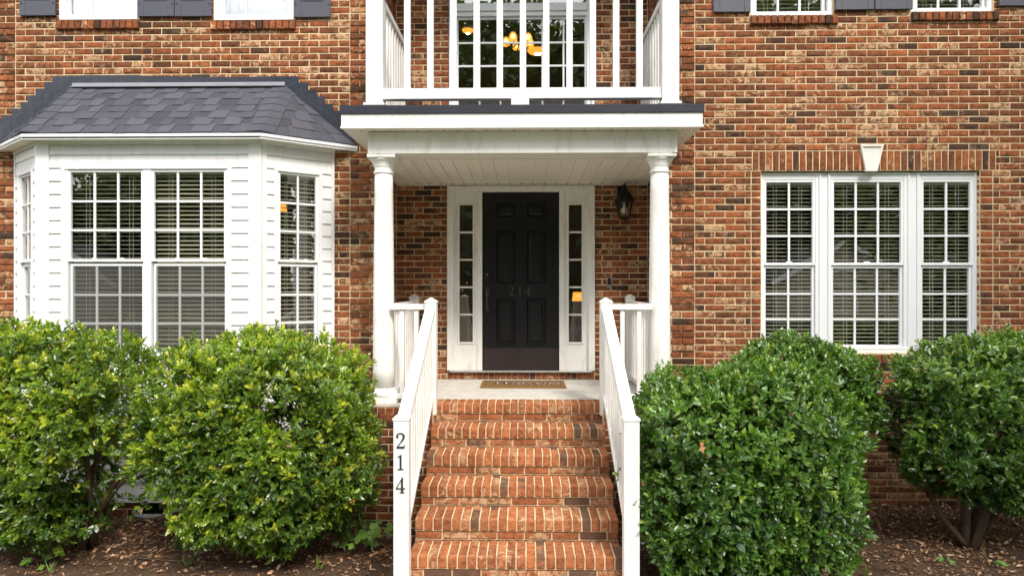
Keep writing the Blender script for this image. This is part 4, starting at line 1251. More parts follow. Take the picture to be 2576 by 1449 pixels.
def doorbell():
    x, z = P(1532, 711, YD)
    t = thing("doorbell", "small oval video doorbell with a steel rim on the brick wall", "doorbell", (x, YD, z))
    mb = MB(); pill(mb, x, z, 0.050, 0.128, YD-0.022, YD+0.004); mb.build("rim", M_SILVER, t, bevel=0.003)
    mb = MB(); pill(mb, x, z, 0.040, 0.118, YD-0.0265, YD-0.0225); mb.build("face", M_LATTICE, t)
    for dz, r, m in ((0.034, 0.011, M_NUM), (-0.036, 0.014, M_SILVER)):
        mb = MB(); mb.lathe(0, 0, [(r,0),(r*0.8,0.003)], 16); mb.build("button" if dz < 0 else "lens", m, t, Matrix.Translation((x, YD-0.0267, z+dz)) @ Matrix.Rotation(math.pi/2,4,'X'))
doorbell()
def doormat():
    Y0, Y1 = 7.05, 7.56
    x0, x1 = PX(1207, Y0), PX(1425, Y0)
    t = thing("doormat", "brown coir doormat with Welcome lettering in front of the door", "doormat", ((x0+x1)/2, (Y0+Y1)/2, FLZ))
    mb = MB(); mb.box(x0, x1, Y0, Y1, FLZ+0.001, FLZ+0.016); mb.build("mat", M_COIR, t, bevel=0.003)
    for e, m, dx, dz in ((0.0, M_SHADE, 0.012, 0.0004), (0.0, M_LATTICE, 0.0, 0.0012)):
        cu = bpy.data.curves.new("lettering", 'FONT'); cu.body = "Welcome"; cu.size = 0.26; cu.shear = 0.45; cu.align_x = 'CENTER'; cu.align_y = 'CENTER'; cu.space_character = 0.9
        tmp = bpy.data.objects.new("tmp", cu); COL.objects.link(tmp)
        me = bpy.data.meshes.new_from_object(tmp.evaluated_get(bpy.context.evaluated_depsgraph_get()))
        bpy.data.objects.remove(tmp); me.materials.clear(); me.materials.append(m)
        xsv = [v.co.x for v in me.vertices]; sc = 0.68/(max(xsv)-min(xsv))
        o = bpy.data.objects.new("lettering", me)
        link(o, t, Matrix.Translation(((x0+x1)/2+dx, (Y0+Y1)/2+dx, FLZ+0.0168+dz)) @ Matrix.Diagonal((sc, sc*1.1, 1, 1)))
    mb = MB()
    for (a, b, c, d) in ((x0+.04,x1-.04,Y0+.04,Y0+.052),(x0+.04,x1-.04,Y1-.052,Y1-.04),(x0+.04,x0+.052,Y0+.053,Y1-.053),(x1-.052,x1-.04,Y0+.053,Y1-.053)):
        mb.box(a, b, c, d, FLZ+0.0162, FLZ+0.0172)
    mb.build("border", M_BARK, t)
doormat()
def table_lamp(px, py, Y, w, label):
    x, z = P(px, py, Y)
    t = thing("table_lamp", label, "lamp", (x, Y, z-0.45))
    T = Matrix.Translation((x, Y, z))
    MB().lathe(0, 0, [(w*0.5,-w*0.35),(w*0.42,w*0.35)], 20).build("lamp_shade", M_LSHADE, t, T)
    MB().lathe(0, 0, [(0.09,-0.45),(0.09,-0.43),(0.02,-0.41),(0.05,-0.3),(0.015,-0.16),(0.012,-w*0.2)], 16).build("lamp_base", M_BRONZE, t, T)
table_lamp(1455, 746, 8.7, 0.16, "table lamp with glowing orange shade inside the right door sidelight")
table_lamp(708, 524, 7.7, 0.12, "glowing orange hanging lamp seen through the bay window's right sash")

# ------------------------------------------------------------------ bay window
ZC = EYE
bay = thing("bay_window", "white sided three faced bay window with charcoal shingle roof", "bay window", (-3.6, 6.7, 0.19))
BZ0, BZ1 = 0.19, ZC+1.404
YB = 6.49
FL, FR = (-4.688, YB), (-2.527, YB)
WLp, WRp = (-5.258, 6.955), (-1.958, 6.955)
ANG = math.atan2(0.465, 0.57); FW = math.hypot(0.57, 0.465)
MF = Matrix.Translation((FL[0], YB, 0)); LF = FR[0]-FL[0]
MR = Matrix.Translation((FR[0], YB, 0)) @ rotz(ANG)
ML = Matrix.Translation((WLp[0], WLp[1], 0)) @ rotz(-ANG)
def bx(p): return PX(p, YB) - FL[0]
def bz(q, px=370): return PZ(px, q, YB)
gu1, gu0, gl1, gl0 = bz(433.4), bz(651.7), bz(669.3), bz(887)
trimF = (bx(157), bx(584), gl0-0.075, bz(417.6))
trimS = (0.123, 0.61, gl0-0.06, gu1+0.055)
def face_slab(M, L, hole_):
    mb = MB(); x0, x1, z0, z1 = hole_
    mb.box(0, x0, 0.002, 0.09, BZ0, BZ1); mb.box(x1, L, 0.002, 0.09, BZ0, BZ1)
    mb.box(x0, x1, 0.002, 0.09, BZ0, z0); mb.box(x0, x1, 0.002, 0.09, z1, BZ1)
    mb.build("bay_wall", M_VINYL, bay, M)
inn = 0.03
face_slab(MF, LF, (trimF[0]+inn, trimF[1]-inn, trimF[2]+inn, trimF[3]-inn))
face_slab(MR, FW, (trimS[0]+inn, trimS[1]-inn, trimS[2]+inn, trimS[3]-inn))
face_slab(ML, FW, (FW-trimS[1]+inn, FW-trimS[0]-inn, trimS[2]+inn, trimS[3]-inn))
def siding(M, xa, xb, tr):
    h = 0.1257; ztop = BZ1
    k = 0
    while True:
        z1 = ztop - h*k; z0 = max(BZ0, z1-h); k += 1
        if z1 <= BZ0+0.02: break
        spans = [(xa, xb)]
        zm = (z0+z1)/2
        if tr[2] < z1-0.02 and z0+0.02 < tr[3]:
            if zm < tr[3]: spans = [(xa, tr[0]), (tr[1], xb)]
        for a, b in spans:
            if b-a < 0.02: continue
            mb = MB()
            zt = z1-0.001
            j = rnd.uniform(-0.0008, 0.0008)
            mb.add([(a,-0.014+j,z0),(b,-0.014+j,z0),(b,0.001,z0),(a,0.001,z0),(a,-0.015+j,z0+0.006),(b,-0.015+j,z0+0.006),(a,-0.002,zt),(b,-0.002,zt),(b,0.001,zt),(a,0.001,zt)],
                   [(0,1,5,4),(4,5,7,6),(3,2,1,0),(6,7,8,9),(0,4,6,9,3),(1,2,8,7,5)])
            mb.build("siding_board", M_VINYL, bay, M, origin=(a, 0, z0))
siding(MF, 0.115, LF-0.115, trimF)
siding(MR, 0.045, FW-0.03, trimS)
siding(ML, 0.03, FW-0.045, (FW-trimS[1], FW-trimS[0], trimS[2], trimS[3]))
for cx, a2 in ((0.0, -1), (LF, 1)):
    x0, x1 = (-0.012, 0.114) if a2 < 0 else (LF-0.114, LF+0.012)
    mb = MB(); mb.box(x0, x1, -0.022, 0.05, BZ0-0.01, BZ1-0.001); mb.build("corner_post", M_VINYL, bay, MF, bevel=0.004)
mb = MB(); mb.box(0.0, 0.044, -0.020, 0.0, BZ0-0.01, BZ1-0.001); mb.build("corner_post", M_VINYL, bay, MR @ Matrix.Translation((0.008,0,0)), bevel=0.003)
mb = MB(); mb.box(FW-0.052, FW-0.008, -0.020, 0.0, BZ0-0.01, BZ1-0.001); mb.build("corner_post", M_VINYL, bay, ML, bevel=0.003)
mb = MB(); mb.box(FW-0.03, FW, -0.020, 0.0, BZ0-0.01, BZ1-0.001); mb.build("wall_trim", M_VINYL, bay, MR, bevel=0.003)
mb = MB(); mb.box(0, 0.03, -0.020, 0.0, BZ0-0.01, BZ1-0.001); mb.build("wall_trim", M_VINYL, bay, ML, bevel=0.003)
def bay_window_unit(M, tr, sashes, label, screens=False, tilt=(0.1,), bl=True):
    w = bpy.data.objects.new("window", None); link(w, bay, M @ Matrix.Translation((tr[0], 0, tr[2]))); w['label'] = label
    mb = MB(); ring(mb, tr[0], tr[1], tr[2], tr[3], 0.034, -0.024, 0.05); mb.build("trim", M_WINFR, w, M, bevel=0.004)
    xs = [tr[0]+0.034] + [v for s in sashes for v in (s[0]-0.024, s[1]+0.024)] + [tr[1]-0.034]
    mb = MB()
    for a, b in zip(xs[0::2], xs[1::2]):
        if b-a > 0.004: mb.box(a, b, -0.012, 0.055, tr[2]+0.034, tr[3]-0.034)
    for s in sashes:
        mb.box(s[0]-0.0239, s[1]+0.0239, -0.011, 0.054, gu1+0.025, tr[3]-0.034)
        mb.box(s[0]-0.0239, s[1]+0.0239, -0.011, 0.054, tr[2]+0.034, gl0-0.025)
    mb.build("casing", M_WINFR, w, M, bevel=0.003)
    for i, s in enumerate(sashes):
        sash(w, M, s[0], s[1], gu0, gu1, s[2], 3, 0.012, 0.024, mw=0.019)
        sash(w, M, s[0]+0.012, s[1]-0.002, gl0, gl1, s[2], 3, 0.034, 0.026, screen=screens, mw=0.019)
        if bl: blind(w, M, s[0]-0.01, s[1]+0.01, gl0-0.01, gu1+0.02, 0.08, tilt[i % len(tilt)], 0.0415, head=True)
        for fx in (0.33, 0.72):
            xx = s[0]+(s[1]-s[0])*fx
            mb = MB(); mb.box(xx-0.018, xx+0.018, -0.004, 0.010, gu0-0.002, gu0+0.010); mb.build("sash_lock", M_WINFR, w, M)
bay_window_unit(MF, trimF, [(bx(178), bx(355.6), 3), (bx(388), bx(564), 3)], "wide double window in the front face of the bay", True, (0.03, 0.42))
bay_window_unit(MR, trimS, [(0.185, 0.54, 2)], "narrow angled window of the bay beside the porch", False, (0.22,))
bay_window_unit(ML, (FW-trimS[1], FW-trimS[0], trimS[2], trimS[3]), [(FW-0.54, FW-0.185, 2)], "narrow angled window of the bay at the frame edge", False, (0.1,))
# skirt board, foundation
mb = MB(); mb.box(-0.01, LF+0.01, -0.02, 0.06, BZ0-0.045, BZ0-0.0105); mb.build("skirt_board", M_VINYL, bay, MF, bevel=0.003)
wf = Wall(bay, "foundation", Matrix.Translation((0, YB+0.03, 0)))
v2 = (PX(345,6.52), PX(412,6.52), 0.02, BZ0-0.05)
wf.slab(FL[0]+0.03, FR[0]-0.03, -0.15, BZ0-0.02, [v2])
wf.field([(FL[0]+0.03, FR[0]-0.03)], -0.07, BZ0-0.04, [v2], None, 0.1, 0.2)
wf.flush(lambda x, z: True, 80)
for M, L in ((MR, FW), (ML, FW)):
    wf = Wall(bay, "foundation", M @ Matrix.Translation((0, 0.03, 0)))
    wf.slab(0.03, L, -0.15, BZ0-0.01, [], th=0.06); wf.field([(0.03, L)], -0.07, BZ0-0.04, [], None, 0.1, 0.2); wf.flush(lambda x, z: True, 30)
vent(v2, YB+0.03, bay)
# eaves
OV = 0.15
ZE0, ZE1 = ZC+1.397, ZC+1.452
YE = YB-OV
eL, eR = (-4.74, YE), (-2.474, YE)
wL, wR = (-5.50, YM-0.004), (-1.715, YM-0.004)
def poly_prism(mb, pts, z0, z1):
    n = len(pts)
    v = [(p[0], p[1], z0) for p in pts] + [(p[0], p[1], z1) for p in pts]
    fs = [tuple(range(n-1,-1,-1)), tuple(range(n, 2*n))] + [(i, (i+1)%n, (i+1)%n+n, i+n) for i in range(n)]
    mb.add(v, fs)
mb = MB(); poly_prism(mb, [wL, eL, eR, wR], ZE0+0.008, ZE0+0.02); mb.build("soffit", M_CEIL, bay)
def along(a, b, t): return (a[0]+(b[0]-a[0])*t, a[1]+(b[1]-a[1])*t)
for a, b in ((wL, eL), (eL, eR), (eR, wR)):
    d = Vector((b[0]-a[0], b[1]-a[1])).normalized(); nn = Vector((-d[1], d[0]))*0.02
    mb = MB(); poly_prism(mb, [a, b, (b[0]+nn[0], b[1]+nn[1]), (a[0]+nn[0], a[1]+nn[1])], ZE0, ZE1); mb.build("fascia", M_VINYL, bay, bevel=0.002)
    n2 = nn*0.4
    mb = MB(); poly_prism(mb, [(a[0]-n2[0], a[1]-n2[1]), (b[0]-n2[0], b[1]-n2[1]), b, a], ZE0+0.022, ZE1-0.004); mb.build("fascia_lip", M_WINFR, bay, bevel=0.002)
mb = MB()
for M, L in ((MF, LF), (MR, FW), (ML, FW)):
    mb.box(0.0, L, -0.028, -0.016, BZ1-0.03, BZ1+0.001, M)
mb.build("frieze", M_VINYL, bay)
# roof
ZR0, ZR1 = ZC+1.458, ZC+2.055
TL, TR = (-4.64, 6.935), (-2.455, 6.935)
roof = MB()
roof.add([(wL[0],wL[1],ZR0),(eL[0],eL[1],ZR0),(eR[0],eR[1],ZR0),(wR[0],wR[1],ZR0),(TL[0],TL[1],ZR1),(TR[0],TR[1],ZR1)],
         [(1,2,5,4),(0,1,4),(2,3,5),(0,4,5,3),(3,2,1,0)])
roof = roof.build("roof", M_DRIP, bay)
def roof_face(c00, c10, c11, c01, rows, wid, edge=0.0):
    c00, c10, c11, c01 = map(Vector, (c00, c10, c11, c01))
    nrm = (c10-c00).cross(c01-c00).normalized()
    L = (c10-c00).length
    def Pt(u, v, h): return (c00.lerp(c10, u)).lerp(c01.lerp(c11, u), v) + nrm*h
    for r in range(rows):
        v0, v1 = r/rows, min(1.0, (r+1)/rows+0.02)
        x = -rnd.uniform(0, 0.12)
        hi = rnd.random() < 0.5
        while x < L:
            w = rnd.uniform(*wid); a, b = max(0, x)/L, min(L, x+w)/L
            if b-a > 0.004:
                hi = not hi
                t = 0.012 if hi else 0.006
                drop = (-0.012 if r == 0 else -0.004)/1.0 + rnd.uniform(-0.006, 0.003)
                mb = MB()
                g = 0.0008/L
                vs = [Pt(a+g,v0+drop,0.001),Pt(b-g,v0+drop,0.001),Pt(b-g,v1,0.0005),Pt(a+g,v1,0.0005),Pt(a+g,v0+drop,t),Pt(b-g,v0+drop,t+rnd.uniform(-.001,.001)),Pt(b-g,v1,0.0035+(0.0025 if hi else 0)),Pt(a+g,v1,0.0035+(0.0025 if hi else 0))]
                mb.add(vs, [(3,2,1,0),(4,5,6,7),(0,1,5,4),(1,2,6,5),(2,3,7,6),(3,0,4,7)])
                o = mb.build("shingle", M_SHING, roof)
                o.color = (rnd.uniform(0.45,1) if hi else rnd.uniform(0,0.55), rnd.random(), 0, 1)
            x += w
R3 = lambda p, z: (p[0], p[1], z)
roof_face(R3(eL,ZR0), R3(eR,ZR0), R3(TR,ZR1), R3(TL,ZR1), 7, (0.10, 0.21))
roof_face(R3(eR,ZR0), R3(wR,ZR0), (TR[0]+0.02,TR[1]+0.01,ZR1), R3(TR,ZR1), 6, (0.14, 0.30))
roof_face(R3(wL,ZR0), R3(eL,ZR0), R3(TL,ZR1), (TL[0]-0.02,TL[1]+0.01,ZR1), 6, (0.14, 0.30))
def hip(e, t, sideA, sideB):
    e, t = Vector(e), Vector(t); n = 7
    A, B = Vector(sideA), Vector(sideB)       # in-plane directions away from the hip on both faces
    up = Vector((0,-0.5,0.8)).normalized()
    for k in range(n):
        p, q = e.lerp(t, k/n-0.012), e.lerp(t, min(1, (k+1)/n+0.03))
        w = 0.135*(1-0.12*k/n)
        h0, h1 = 0.020, 0.013
        mb = MB()
        vs = [p+A*w+up*h0*0.8, p+up*(h0+0.004), p+B*w+up*h0*0.8, q+A*w+up*h1*0.8, q+up*(h1+0.002), q+B*w+up*h1*0.8]
        vs += [v-up*0.009 for v in vs[:3]] + [v-up*0.006 for v in vs[3:]]
        mb.add(vs, [(0,1,4,3),(1,2,5,4),(6,7,1,0),(7,8,2,1),(0,3,9,6),(5,2,8,11),(3,4,10,9),(4,5,11,10),(6,9,10,7),(7,10,11,8)])
        o = mb.build("ridge_shingle", M_SHING, roof); o.color = (rnd.uniform(0.5,0.8), rnd.random()*0.6, 0, 1)
sideR = (Vector(R3(wR,ZR0))-Vector(R3(eR,ZR0))).normalized(); sideL = (Vector(R3(wL,ZR0))-Vector(R3(eL,ZR0))).normalized()
hip(R3(eR,ZR0), R3(TR,ZR1), (-1,0,0), sideR)
hip(R3(eL,ZR0), R3(TL,ZR1), sideL, (1,0,0))
# flashing along the wall: one stepped sheet, bent a little
YF = YM-0.022
def fp(p, q): return P(p, q, YF)
top = [(0-30,330),(0,313),(7,291),(31,291),(31,274),(53,274),(53,257.5),(71,257.5),(71,242),(90,242),(90,225),(112,225),(112,207.5),(133,207.5),(133,192.5)]
topw = []
for i in range(18): topw.append((150+i*31, 193-3.2*math.sin(i*0.35)*0.4 - (1.6 if 1 <= i <= 6 else 0) + rnd.uniform(-0.7,0.7)))
rt = [(752,193),(752,209),(775,209),(775,227),(797,227),(797,244),(817,244),(817,262),(838,262),(838,279),(862,279),(862,297),(880,318),(893,352)]
outer = top + topw + rt
mb = MB()
xz_o = [fp(*a) for a in outer]
inner_l = [(wL[0]+0.12, ZR0+0.01), (TL[0]-0.02, ZR1), (TR[0]+0.02, ZR1), (wR[0]+0.03, ZR0-0.02)]
poly = [ (inner_l[0])] + []
# triangulated strips: outline points joined to the roof edge beneath them
def roof_edge(x):
    if x < TL[0]: return ZR0 + (ZR1-ZR0)*max(0, (x-wL[0])/(TL[0]-wL[0]))
    if x > TR[0]: return ZR0 + (ZR1-ZR0)*max(0, (wR[0]-x)/(wR[0]-TR[0]))
    return ZR1
vs, fs = [], []
for i, (x, z) in enumerate(xz_o):
    e = roof_edge(x)-0.01
    wv = 0.004*math.sin(i*1.9)
    vs += [(x, YF-0.0015, max(z, e+0.003)), (x, YF-0.010+wv*0.3, e)]
for i in range(len(xz_o)-1):
    fs.append((2*i, 2*i+1, 2*i+3, 2*i+2))
mb.add(vs, fs); o = mb.build("flashing", M_FLASH, bay)
sm = o.modifiers.new("solid", 'SOLIDIFY'); sm.thickness = 0.004; sm.offset = 0
mb = MB(); mb.box(TL[0]-0.01, TR[0]+0.01, YM-0.075, YM-0.02, ZR1-0.004, ZR1+0.005); mb.build("metal_strip", M_STRIP, bay, bevel=0.003)
mb = MB(); mb.box(TL[0]-0.005, TR[0]+0.005, YM-0.045, YM-0.033, ZR1+0.013, ZR1+0.045); mb.build("metal_strip", M_STRIP, bay, bevel=0.003)

# ------------------------------------------------------------------ leaves and shrubs
LEAF_V = np.array([(0,0,0),(0.33,0.30,0.05),(0.68,0.26,0.02),(1.0,0,-0.10),(0.68,-0.26,0.02),(0.33,-0.30,0.05),(0.35,0,0.0),(0.70,0,-0.035)], float)
LEAF_F = np.array([(0,6,1),(6,7,2),(6,2,1),(7,3,2),(0,5,6),(6,5,4),(6,4,7),(7,4,3)], int)
def unit(a): return a/np.maximum(1e-9, np.linalg.norm(a, axis=-1, keepdims=True))
def leaf_mesh(name, base, direc, normal, length, width, cols, mat, V=LEAF_V, Fc=LEAF_F):
    n = len(base)
    d = unit(direc); s = unit(np.cross(normal, d)); u = np.cross(d, s)
    pts = base[:,None,:] + V[None,:,0,None]*length[:,None,None]*d[:,None,:] + V[None,:,1,None]*width[:,None,None]*s[:,None,:] + V[None,:,2,None]*length[:,None,None]*u[:,None,:]
    m = len(V)
    verts = pts.reshape(-1, 3)
    faces = (Fc[None] + (np.arange(n)*m)[:,None,None]).reshape(-1, 3)
    me = bpy.data.meshes.new(name)
    me.vertices.add(len(verts)); me.vertices.foreach_set("co", verts.astype(np.float32).ravel())
    me.loops.add(faces.size); me.loops.foreach_set("vertex_index", faces.astype(np.int32).ravel())
    me.polygons.add(len(faces)); me.polygons.foreach_set("loop_start", np.arange(0, faces.size, 3, dtype=np.int32))
    me.polygons.foreach_set("use_smooth", np.ones(len(faces), dtype=bool))
    a = me.color_attributes.new("col", 'FLOAT_COLOR', 'POINT')
    c4 = np.concatenate([cols, np.ones((n,1))], 1)
    a.data.foreach_set("color", np.repeat(c4, m, axis=0).astype(np.float32).ravel())
    me.materials.append(mat); me.update(); me.validate()
    return me
def vnoise(p, s, seed):
    return np.array([mnoise.noise(Vector((a[0]*s+seed, a[1]*s, a[2]*s))) for a in p])
def shrub(label, c, r, pw, trunk, mat, n_tips, seed, sparse=None, stems=5, gold=0.10, bare=0.0, top_yellow=0.35, lean=None, leafL=0.059):
    """c centre, r radii, pw box-ness exponent; tips = twig ends in a shell below the clipped surface"""
    rg = np.random.default_rng(seed)
    t = thing("shrub", label, "shrub", (trunk[0], trunk[1], 0))
    q = unit(rg.normal(size=(n_tips*2, 3)))
    k = (np.abs(q)**pw).sum(1)**(-1/pw)
    depth = 1 - rg.random(len(q))**1.6*0.42
    p = q*k[:,None]
    nz = vnoise(p, 2.3, seed) * 0.16 + vnoise(p, 5.5, seed+9)*0.07
    p = p*(1+nz[:,None])*depth[:,None]
    shoot = (rg.random(len(q)) < 0.02) & (q[:,2] > -0.1)
    p = p*np.where(shoot, rg.uniform(1.01,1.07,len(q))/depth, 1.0)[:,None]
    p = p*np.array(r) + np.array(c)
    nrm = unit(np.sign(q)*np.abs(q)**(pw-1)/np.array(r))
    keep = rg.random(len(q)) < np.where(nrm[:,1] > 0.3, 0.45, 1.0)          # fewer on the house side
    gapn = vnoise(p, 2.6, seed+31)
    keep &= (gapn > -0.30 + bare) | (rg.random(len(q)) < 0.25)
    under = (c[2]-p[:,2])/r[2]
    keep &= rg.random(len(q)) > np.clip((under-0.6)*0.7, 0, 0.35)
    if sparse is not None:
        for (sx, sz, sr, amt) in sparse:
            dd = np.hypot((p[:,0]-sx), (p[:,2]-sz))/sr
            keep &= (dd > 1) | (rg.random(len(q)) > amt)
    keep &= p[:,2] > 0.10
    p, nrm, depth, q = p[keep], nrm[keep], depth[keep], q[keep]
    n = len(p)
    axis = unit(nrm + np.array((0,0,0.55)) + rg.normal(size=(n,3))*0.42)
    nl = 8
    a1 = unit(np.cross(axis, rg.normal(size=(n,3)))); a2 = np.cross(axis, a1)
    B, D, N, L, Wd, C = [], [], [], [], [], []
    young = rg.random(n); rsz = rg.uniform(0.72,1.2,n)
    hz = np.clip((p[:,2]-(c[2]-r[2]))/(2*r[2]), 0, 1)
    clump = vnoise(p, 3.1, seed+5)
    for i in range(nl):
        ang = 2*math.pi*(i/nl*2.6) + rg.random(n)*0.9
        rad = a1*np.cos(ang)[:,None] + a2*np.sin(ang)[:,None]
        spread = 0.35 + 0.75*(i/nl) + rg.normal(size=n)*0.18
        d = unit(axis*np.cos(spread)[:,None] + rad*np.sin(spread)[:,None] + np.array((0,0,-0.10))*(i/nl))
        b = p - axis*(0.07*(i/nl))
        nn_ = unit(axis*np.sin(spread)[:,None] - rad*np.cos(spread)[:,None] + rg.normal(size=(n,3))*0.25)
        ln = leafL*(0.62+0.5*(i/nl))*rg.uniform(0.75,1.25,n)*rsz
        B.append(b); D.append(d); N.append(nn_); L.append(ln); Wd.append(ln*rg.uniform(0.62,0.85,n))
        light = np.clip(0.05+0.45*hz+0.55*clump+0.40*(young>0.6)*(1-i/nl)+rg.normal(size=n)*0.22, 0, 1)  # leaf colour painted lighter toward the sun-exposed crown top, with young growth
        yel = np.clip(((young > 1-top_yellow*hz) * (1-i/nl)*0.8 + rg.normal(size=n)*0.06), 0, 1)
        brown = (rg.random(n) < 0.0025)*0.9
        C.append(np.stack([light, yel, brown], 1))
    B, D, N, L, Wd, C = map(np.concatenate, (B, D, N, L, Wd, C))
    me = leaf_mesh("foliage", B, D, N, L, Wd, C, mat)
    o = bpy.data.objects.new("foliage", me); link(o, t); o['kind'] = 'stuff'
    # stems
    st = MB(); rr = random.Random(seed)
    base = Vector((trunk[0], trunk[1], -0.05))
    idx = rg.choice(n, size=min(n, 150), replace=False)
    hubs = []
    for s in range(stems):
        a = 2*math.pi*s/stems + rr.uniform(-.4,.4)
        e = Vector(c) + Vector((math.cos(a)*r[0]*0.45, math.sin(a)*r[1]*0.4, rr.uniform(-0.25,0.15)*r[2]))
        b0 = base + Vector((math.cos(a)*0.05, math.sin(a)*0.05, 0))
        m1 = b0.lerp(e, 0.35) + Vector((rr.uniform(-.05,.05), rr.uniform(-.05,.05), 0.12)); m2 = b0.lerp(e, 0.7)+Vector((rr.uniform(-.06,.06), rr.uniform(-.05,.05), 0.06))
        st.tube([b0, m1, m2, e], [0.034, 0.026, 0.019, 0.011], 8); hubs += [m1, m2, e]
    if lean:
        for L0 in lean: st.tube([Vector(v) for v in L0], [0.03,0.024,0.018,0.012,0.007][:len(L0)], 7); hubs += [Vector(L0[-1]), Vector(L0[-2])]
    for i in idx:
        e = Vector(p[i]); h = min(hubs, key=lambda v: (v-e).length)
        m = h.lerp(e, 0.5) + Vector((rr.uniform(-.04,.04), rr.uniform(-.04,.04), -0.02))
        st.tube([h, m, e - Vector(axis[i])*0.02], [0.010, 0.006, 0.003], 5)
    st.build("stems", M_BARK, t, smooth=True)
    return t
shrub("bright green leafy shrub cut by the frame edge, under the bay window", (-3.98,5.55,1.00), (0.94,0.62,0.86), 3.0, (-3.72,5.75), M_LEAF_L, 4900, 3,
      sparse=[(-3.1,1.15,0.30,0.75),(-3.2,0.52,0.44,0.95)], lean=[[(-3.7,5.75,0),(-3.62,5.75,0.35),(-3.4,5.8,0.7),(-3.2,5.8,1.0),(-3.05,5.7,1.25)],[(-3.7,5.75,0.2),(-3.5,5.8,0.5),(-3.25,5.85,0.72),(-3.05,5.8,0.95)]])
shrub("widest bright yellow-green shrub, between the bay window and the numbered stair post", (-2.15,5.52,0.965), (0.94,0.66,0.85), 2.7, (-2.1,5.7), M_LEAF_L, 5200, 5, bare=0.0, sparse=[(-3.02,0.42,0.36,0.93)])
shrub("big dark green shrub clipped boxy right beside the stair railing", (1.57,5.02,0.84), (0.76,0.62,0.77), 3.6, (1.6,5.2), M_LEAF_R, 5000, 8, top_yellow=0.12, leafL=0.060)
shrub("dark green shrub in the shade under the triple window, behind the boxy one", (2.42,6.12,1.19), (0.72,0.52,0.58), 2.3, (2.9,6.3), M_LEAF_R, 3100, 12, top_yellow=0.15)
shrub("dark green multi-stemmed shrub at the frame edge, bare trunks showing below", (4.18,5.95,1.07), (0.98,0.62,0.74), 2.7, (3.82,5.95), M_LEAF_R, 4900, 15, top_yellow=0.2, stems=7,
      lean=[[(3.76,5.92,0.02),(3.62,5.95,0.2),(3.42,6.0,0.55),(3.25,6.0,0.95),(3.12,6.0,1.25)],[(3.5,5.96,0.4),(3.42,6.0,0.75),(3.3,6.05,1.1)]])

# ------------------------------------------------------------------ leaf litter, weeds, twigs, cable
def litter():
    rg = np.random.default_rng(21)
    n = 15000
    x = rg.uniform(-6.6, 6.6, n*3); y = 4.6+2.35*rg.random(n*3)**0.55
    ok = ~((x > -1.5) & (x < 1.46) & (y > 6.0)) & ~((x > SX0-0.05) & (x < SX1+0.05)) & ~((x > -5.2) & (x < -2.0) & (y > 6.5))
    dens = np.clip(0.55 + 0.30*(y-4.6) + 0.5*vnoise(np.stack([x,y,x*0],1), 1.3, 4.0), 0.05, 1)
    ok &= rg.random(n*3) < dens
    x, y = x[ok][:n], y[ok][:n]; n = len(x)
    z = np.array([bed_z(a, b) for a, b in zip(x, y)]) + rg.random(n)*0.022
    d = rg.normal(size=(n,3))*np.array((1,1,0.28)); nn_ = np.array((0,0,1)) + rg.normal(size=(n,3))*0.42
    ln = rg.uniform(0.022, 0.062, n); wd = ln*rg.uniform(0.45, 0.95, n)
    pal = np.array([(.17,.09,.05),(.26,.145,.08),(.36,.22,.13),(.10,.055,.035),(.42,.28,.18),(.22,.12,.07),(.31,.16,.07)])
    c = pal[rg.integers(0, len(pal), n)]*rg.uniform(0.9,1.75,(n,1))
    V = np.array([(0,0,0),(0.22,0.22,0.10),(0.38,0.10,0.03),(0.55,0.36,0.12),(0.75,0.12,0.02),(1,0,0.12),(0.75,-0.12,0.0),(0.55,-0.36,0.15),(0.38,-0.10,0.03),(0.22,-0.22,0.08),(0.38,0,0.0),(0.75,0,-0.02)], float)
    Fc = np.array([(0,10,1),(1,10,2),(2,10,3),(3,10,11),(3,11,4),(4,11,5),(0,9,10),(9,8,10),(8,7,10),(7,11,10),(7,6,11),(6,5,11)], int)
    me = leaf_mesh("leaf_litter", np.stack([x,y,z],1), d, nn_, ln, wd, c, M_DEAD, V, Fc)
    o = bpy.data.objects.new("leaf_litter", me); link(o)
    tag(o, "brown fallen leaves covering the soil bed", None, None, 'stuff')
    # small crumbs of bark and mulch
    n = 16000
    x = rg.uniform(-6.6, 6.6, n); y = rg.uniform(4.2, 6.95, n)
    ok = ~((x > SX0-0.05) & (x < SX1+0.05)); x, y = x[ok], y[ok]; n = len(x)
    z = np.array([bed_z(a, b) for a, b in zip(x, y)]) + 0.002
    ln = rg.uniform(0.008, 0.03, n)
    c = pal[rg.integers(0, len(pal), n)]*rg.uniform(0.4,0.9,(n,1))
    me = leaf_mesh("mulch", np.stack([x,y,z],1), rg.normal(size=(n,3))*np.array((1,1,0.3)), np.array((0,0,1))+rg.normal(size=(n,3))*0.5, ln, ln*0.5, c, M_DEAD)
    o = bpy.data.objects.new("mulch", me); link(o)
    tag(o, "small dark mulch crumbs scattered on the soil bed", None, None, 'stuff')
litter()
